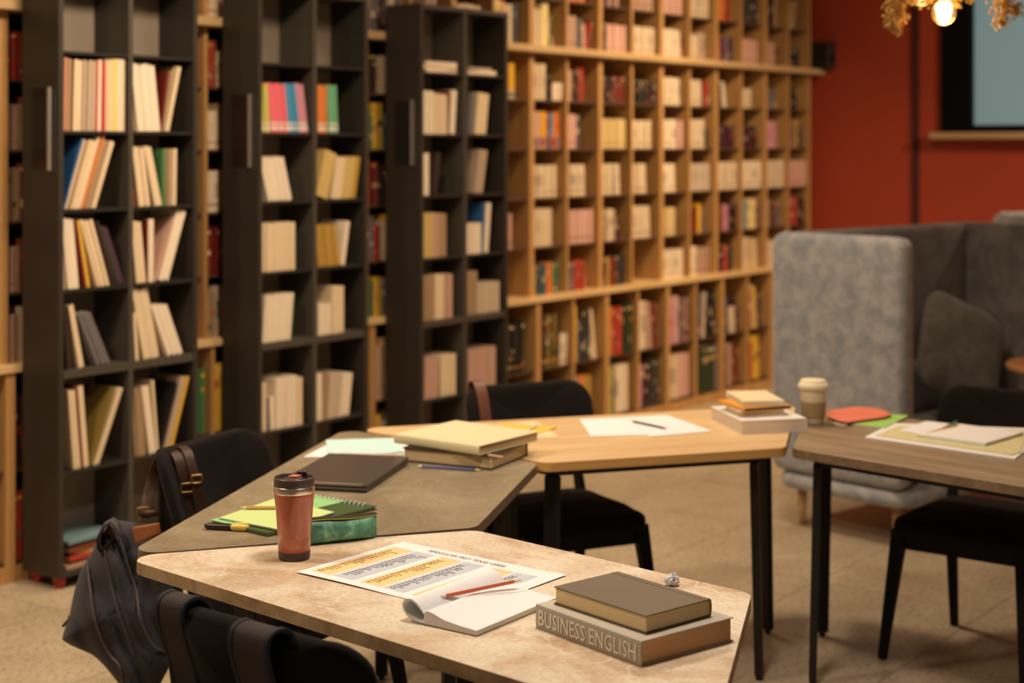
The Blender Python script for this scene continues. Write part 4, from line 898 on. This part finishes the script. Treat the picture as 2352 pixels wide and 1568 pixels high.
MAPM=stone_mat('map_print',px(222,206,150),px(236,208,140),px(212,212,170),14,.8,None,30)
slab('newspaper','white newspaper sheets under the printed map on the brown table',[(1986,1006),(2052,974),(2360,986),(2352,1040),(2331,1056)],.7403,.004,PAPER,'newspaper')
slab('folded_map','yellow and green printed map on the newspaper, under the open notebook',[(2012,1001),(2064,979),(2358,990),(2345,1040),(2322,1046)],.7446,.003,MAPM,'map')
OW=rect((2114,1002),(2268,1026),(2342,998),.749)
t=thing('open_notebook','open white notebook lying on the map on the brown table','notebook',(*OW[0][:2],.7480),OW[1])
MB().box(-OW[2]/2,OW[2]/2,-OW[3]/2,OW[3]/2,.0002,.0018).build('cover',mat('pale_green_cover',px(190,205,150),.7),t)
MB().box(-OW[2]/2+.002,OW[2]/2-.002,-OW[3]/2+.002,OW[3]/2-.002,.0018,.010).build('page_block',[PAPER2],t,bevel=.001)
lp=[at(x,y,.7495) for x,y in ((2062,989),(2130,967),(2208,977),(2163,1003))]; lp=[(q[0],q[1]) for q in lp]
slab('paper_sheet','white loose page left of the open notebook on the map',[(2066,989),(2128,968),(2190,975),(2128,1000)],.7478,.0022,PAPER,'paper')
pencil('orange pencil lying on the white page on the map',at(2124,999,.752),at(2203,981,.752),.7540,.7620,.0042,mat('amber_paint',px(236,158,40),.4),GRAPH,None)
pencil('teal pen lying beside the orange pencil on the map',at(2165,985,.756),at(2196,974,.756),.7555,.7640,.0048,mat('teal_paint',px(40,130,110),.4),GRAPH,None,name='pen',tip=False)
# ------------------------------------------------------------------ bags
def ondir(x,y,c,dep=0.0):      # point on the vertical plane through c facing the camera
    q=ray(x,y,c+dep); return q
# navy canvas bag hanging from the chair left of the stone table
D1=4.46
out=[(232,1222),(238,1204),(252,1194),(300,1198),(350,1212),(402,1240),(420,1330),(418,1400),(404,1440),(400,1478),(396,1515),(376,1556),(350,1600),(310,1618),(280,1580),(262,1556),(238,1527),(214,1505),(196,1496),(168,1484),(147,1472),(143,1464),(150,1440),(160,1408),(170,1360),(186,1310),(210,1268)]
def dense(pts,n=3):
    r=[]; N=len(pts)
    for i in range(N):
        p0,p1,p2,p3=[Vector(pts[(i+k)%N]) for k in (-1,0,1,2)]
        for k in range(n):
            t=k/n; r.append(tuple(.5*((2*p1)+(-p0+p2)*t+(2*p0-5*p1+4*p2-p3)*t*t+(-p0+3*p1-3*p2+p3)*t**3)))
    return r
bo=ray(280,1400,D1)
bag=thing('canvas_bag','navy canvas bag with tan leather patch hanging from the chair left of the laptop table','bag',(bo[0],bo[1],bo[2]-.3))
BO=(bo[0],bo[1],bo[2]-.3)
def fold(x,y):   # canvas folds run down and to the right
    s=(x*.9-(y-1200)*.42)
    return .008*sin(s*.075)+.006*sin(s*.16+1)+.005*sin(y*.05)
def bf(x,y,h):
    return ray(x,y,D1-h-(fold(x,y) if h>0 else 0)*(min(1,abs(h)/.03)))
MB().puff(dense(out),.095,bf,p=2.6,rings=12,c=(285,1395)).build('bag_body',NAVY,bag,BO,smooth=True)
def surf(x,y,lift=.0):
    # approximate front surface depth at a pixel
    cx,cy=285,1395; import_=None
    v=Vector((x-cx,y-cy)); best=1e9; ang=math.atan2(v.y,v.x)
    for i,q in enumerate(OD):
        a=math.atan2(q[1]-cy,q[0]-cx); dd=abs((a-ang+PI)%(2*PI)-PI)
        if dd<best: best=dd; rr=math.hypot(q[0]-cx,q[1]-cy)
    f=min(.999,v.length/rr); h=.095*(1-f**2.6)**(1/2.6)
    return ray(x,y,D1-h-fold(x,y)*min(1,h/.03)-lift)
OD=dense(out)
def pip(pts,name='piping',r=.0032,m=NAVYP): 
    P=[]; 
    for i in range(len(pts)-1):
        p0=Vector(pts[max(0,i-1)]); p1=Vector(pts[i]); p2=Vector(pts[i+1]); p3=Vector(pts[min(len(pts)-1,i+2)])
        for k in range(5):
            t=k/5; P.append(tuple(.5*((2*p1)+(-p0+p2)*t+(2*p0-5*p1+4*p2-p3)*t*t+(-p0+3*p1-3*p2+p3)*t**3)))
    P.append(pts[-1]); MB().tube([surf(x,y,.010) for x,y in P],r,7).build(name,m,bag,BO,smooth=True)
pip([(200,1288),(206,1340),(214,1400),(226,1450),(250,1500),(275,1532),(284,1580)])
pip([(262,1202),(276,1240),(296,1300),(314,1360),(320,1410),(338,1460),(360,1488),(392,1500)])
pip([(240,1262),(252,1330),(270,1400),(290,1455),(308,1508)],'seam',.0015)
pip([(236,1258),(272,1226)],'seam',.0016)
# open flap at the upper left
fl=MB(); fp=[(236,1262),(229,1248),(229,1228),(240,1205),(256,1196),(268,1206),(276,1232)]
fl.ribbon([ray(x,y,D1-.05-.01*i) for i,(x,y) in enumerate(fp)],Vector((FW[0],FW[1],.1)),.055,.004); fl.build('flap',NAVY,bag,BO,smooth=False)
MB().tube([ray(x,y,D1-.078-.01*i) for i,(x,y) in enumerate(fp)],.003,7).build('flap_piping',NAVYP,bag,BO,smooth=True)
MB().add([ray(x,y,D1-.055) for x,y in ((236,1260),(234,1230),(250,1203),(268,1212),(274,1232))],[(0,1,2,3,4)]).build('lining',LINING,bag,BO,solid=.002)
# leather patch with stitching, buckle, straps over the chair back
lp=MB(); lp.grid(6,6,lambda a,b:ray(304+62*a+8*b-4*a*b,1210-10*a+40*b-16*a*b,D1-.115-.01*sin(a*3))); pt=lp.build('leather_patch',LEATHER,bag,BO,smooth=True,solid=.004)
MB().tube([ray(326+.2*k*3,1206+3.9*k,D1-.1205) for k in range(10)],.0008,5).build('stitching',mat('pale_thread',(.6,.42,.22),.8),pt,(BO),smooth=True)
for o__ in bag.children:
    pass
wdv=Vector((RT[0],RT[1],0))
ex=Vector((FW[0]*.35+RT[0]*.94,FW[1]*.35+RT[1]*.94,0))
CB=4.50
sA=[(330,1196,D1-.11),(338,1150,CB+.00),(348,1105,CB+.045),(360,1066,CB+.05),(374,1043,CB+.045),(390,1034,CB),(404,1040,CB-.05),(414,1062,CB-.068),(424,1100,CB-.07),(434,1150,CB-.06),(442,1200,CB-.06),(448,1250,CB-.06)]
MB().ribbon(spl([ray(*q) for q in sA]),ex,.030,.004).build('shoulder_strap',LEATHERD,bag,BO,bevel=.001)
sB=[(392,1190,CB+.045),(392,1130,CB+.045),(395,1070,CB+.05),(402,1034,CB+.045),(415,1025,CB),(430,1036,CB-.05),(440,1066,CB-.066),(452,1110,CB-.07),(464,1160,CB-.06),(476,1215,CB-.06)]
MB().ribbon(spl([ray(*q) for q in sB]),ex,.026,.004).build('shoulder_strap',LEATHERD,bag,BO,bevel=.001)
def buckle(x,y,d,w,h,m=BRASS):
    c=Vector(ray(x,y,d)); P=rrect(-w/2,w/2,-h/2,h/2,.005,3); MB().tube([c+ex*a+Vector((0,0,b)) for a,b in P],.0028,7,closed=True).build('buckle',m,bag,BO,smooth=True)
buckle(429,1120,CB-.074,.034,.024); buckle(452,1100,CB-.076,.028,.022); buckle(334,1176,D1-.07,.042,.026)
MB().tube([ray(324,1178,D1-.09),ray(346,1178,D1-.10),ray(362,1176,D1-.09)],.010,10).build('leather_loop',LEATHERD,bag,BO,smooth=True)
MB().tube([ray(161,1412,D1-.02),ray(158,1422,D1-.02),ray(150,1432,D1-.02),ray(144,1438,D1-.02)],.004,8).build('zip_pull',LEATHERD,bag,BO,smooth=True)
MB().tube([ray(162,1409,D1-.02),ray(159,1420,D1-.02)],.0035,8).build('zip_slider',BRASS,bag,BO,smooth=True)
# backpack on the nearest chair
cr=R(-1-90); cx,cy=2.275,2.065
bp=thing('backpack','dark navy and brown backpack hung on the nearest chair by two wide straps','backpack',(cx,cy,0),cr)
def cby(a,z): q=a/.25; return -.262-.09*(z-.6)/.25+.085*q*q
def strap(a,w,zl,zf,name='shoulder_strap'):
    y=lambda z:cby(a,z)
    P=[(a,y(zf)+.040,zf),(a,y(.76)+.040,.76),(a,y(.81)+.037,.812),(a,y(.835)+.022,.842),(a,y(.835),.850),(a,y(.835)-.024,.842),(a,y(.81)-.038,.812),(a,y(.76)-.041,.76),(a,y(.7)-.043,.70),(a-.004,y(.62)-.06,.60),(a-.008,y(.56)-.075,zl)]
    P=spl(P,4); s=MB().ribbon(P,(1,0,0),w,.005).build(name,WEB,bp,bevel=.001)
    for e in (-1,1):
        MB().ribbon([(p_[0]+e*(w/2),p_[1],p_[2]+.0008) for i,p_ in enumerate(P)],(1,0,0),.011,.008).build('strap_binding',WEBN,s,bevel=.0015)
strap(-.183,.066,.44,.66); strap(.070,.088,.42,.66)
def bpf(a,b,h): return (a,-.43+h*(1.1),b+.01*sin(a*20))
MB().puff(rrect(-.20,.15,.08,.56,.09,6),.085,bpf,p=3,rings=9).build('pack_body',NAVY,bp,smooth=True)
MB().puff(rrect(-.15,.10,.12,.38,.05,5),.04,lambda a,b,h:(a,-.53+h,b),p=3,rings=7).build('front_pocket',NAVY,bp,smooth=True)
MB().tube([(-.075,-.43,.55),(-.065,-.42,.62),(-.04,-.42,.645),(-.012,-.42,.62),(-.002,-.43,.55)],.010,9).build('top_handle',WEBN,bp,smooth=True)
# shoulder bag on the chair behind the oak table
c1=(4.41,3.118); r1=R(-118-90)
sb=thing('shoulder_bag','brown leather strap of a bag slung over the chair behind the oak table','bag',(c1[0],c1[1],0),r1)
for sgn in (1,):
    a=sgn*.175; y=lambda z:cby(a,z)
    P=[(a,y(.60)+.040,.585),(a,y(.70)+.040,.70),(a,y(.80)+.038,.80),(a,y(.835)+.022,.842),(a,y(.835),.850),(a,y(.835)-.024,.842),(a,y(.8)-.040,.80),(a,y(.7)-.045,.70),(a,y(.6)-.06,.56)]
    s_=MB().ribbon(spl(P,4),(1,0,0),.042,.005).build('strap',mat('red_brown_leather',(.115,.035,.018),.5,var=.2,vscale=20),sb,bevel=.001)
    P2=rrect(-.027,.027,-.016,.016,.006,3); MB().tube([(a+u_,y(.62)+.046,.625+v_) for u_,v_ in P2],.0025,6,closed=True).build('strap_buckle',mat('dark_buckle',(.12,.06,.03),.4,metal=.6),sb,smooth=True)
MB().puff(rrect(.05,.33,.22,.56,.04,5),.05,lambda a,b,h:(a,-.405+h,b),p=3.5,rings=8).build('bag_body',LEATHERD,sb,smooth=True)
# ------------------------------------------------------------------ lights
def area(name,loc,target,size,power,col=(1,.80,.60),spread=180,shape='DISK'):
    l=bpy.data.lights.new(name,'AREA'); l.shape=shape; l.size=size; l.energy=power; l.color=col; l.spread=R(spread)
    o=bpy.data.objects.new(name,l); C.objects.link(o); o.location=loc
    o.rotation_euler=(Vector(target)-Vector(loc)).to_track_quat('-Z','Y').to_euler(); return o
WARM=(1,.78,.56)
area('ceiling_lamp',(2.9,1.9,3.2),(2.9,1.9,0),.45,36,(1,.82,.68),150)
area('ceiling_lamp',(1.6,4.0,3.2),(1.9,4.1,0),.45,54,WARM,150)
area('ceiling_lamp',(5.2,3.0,3.2),(4.9,2.9,0),.45,30,WARM,150)
area('ceiling_lamp',(5.6,4.1,3.2),(5.4,4.0,0),.4,9,WARM,130)
area('shelf_light',(3.9,3.6,3.15),(4.0,5.1,1.1),.3,26,WARM,130)  # unseen light added to brighten the nearest dark bookcase
area('shelf_light',(8.3,3.7,3.15),(8.4,5.2,1.0),.2,32,(1,.74,.46),120)
area('shelf_light',(6.9,4.0,3.15),(7.1,5.2,1.0),.25,10,(1,.74,.46),120)
area('wall_fill',(9.2,.9,3.1),(10.7,2.3,.8),.4,84,(1,.74,.5),130)  # unseen fill light aimed at the red wall to brighten it
for x,y in ((2168,30),):
    p=ray(x,y,5.5); l=bpy.data.lights.new('bulb_light','POINT'); l.energy=5; l.color=(1,.62,.3); l.shadow_soft_size=.05
    o=bpy.data.objects.new('bulb_light',l); C.objects.link(o); o.location=(p[0],p[1],p[2]-.09)
w=bpy.data.worlds.new('World'); bpy.context.scene.world=w; w.use_nodes=True
w.node_tree.nodes['Background'].inputs[0].default_value=(1,.82,.64,1); w.node_tree.nodes['Background'].inputs[1].default_value=.10
# ------------------------------------------------------------------ camera
cam=bpy.data.cameras.new('camera'); co=bpy.data.objects.new('camera',cam); C.objects.link(co)
cam.sensor_width=36; cam.lens=36*F/2352; cam.shift_x=0; cam.shift_y=-(784-HOR)/2352
co.location=(0,0,H); co.rotation_euler=(R(90),0,A-R(90)); cam.clip_start=.05; cam.clip_end=60
cam.dof.use_dof=True; cam.dof.focus_distance=3.42; cam.dof.aperture_fstop=2.6
sc=bpy.context.scene; sc.camera=co
sc.view_settings.view_transform='Standard'; sc.view_settings.look='None'; sc.view_settings.gamma=1; sc.view_settings.use_curve_mapping=False; sc.view_settings.exposure=0.0
sc.cycles.max_bounces=6; sc.cycles.diffuse_bounces=4; sc.cycles.sample_clamp_indirect=6; sc.cycles.use_denoising=True
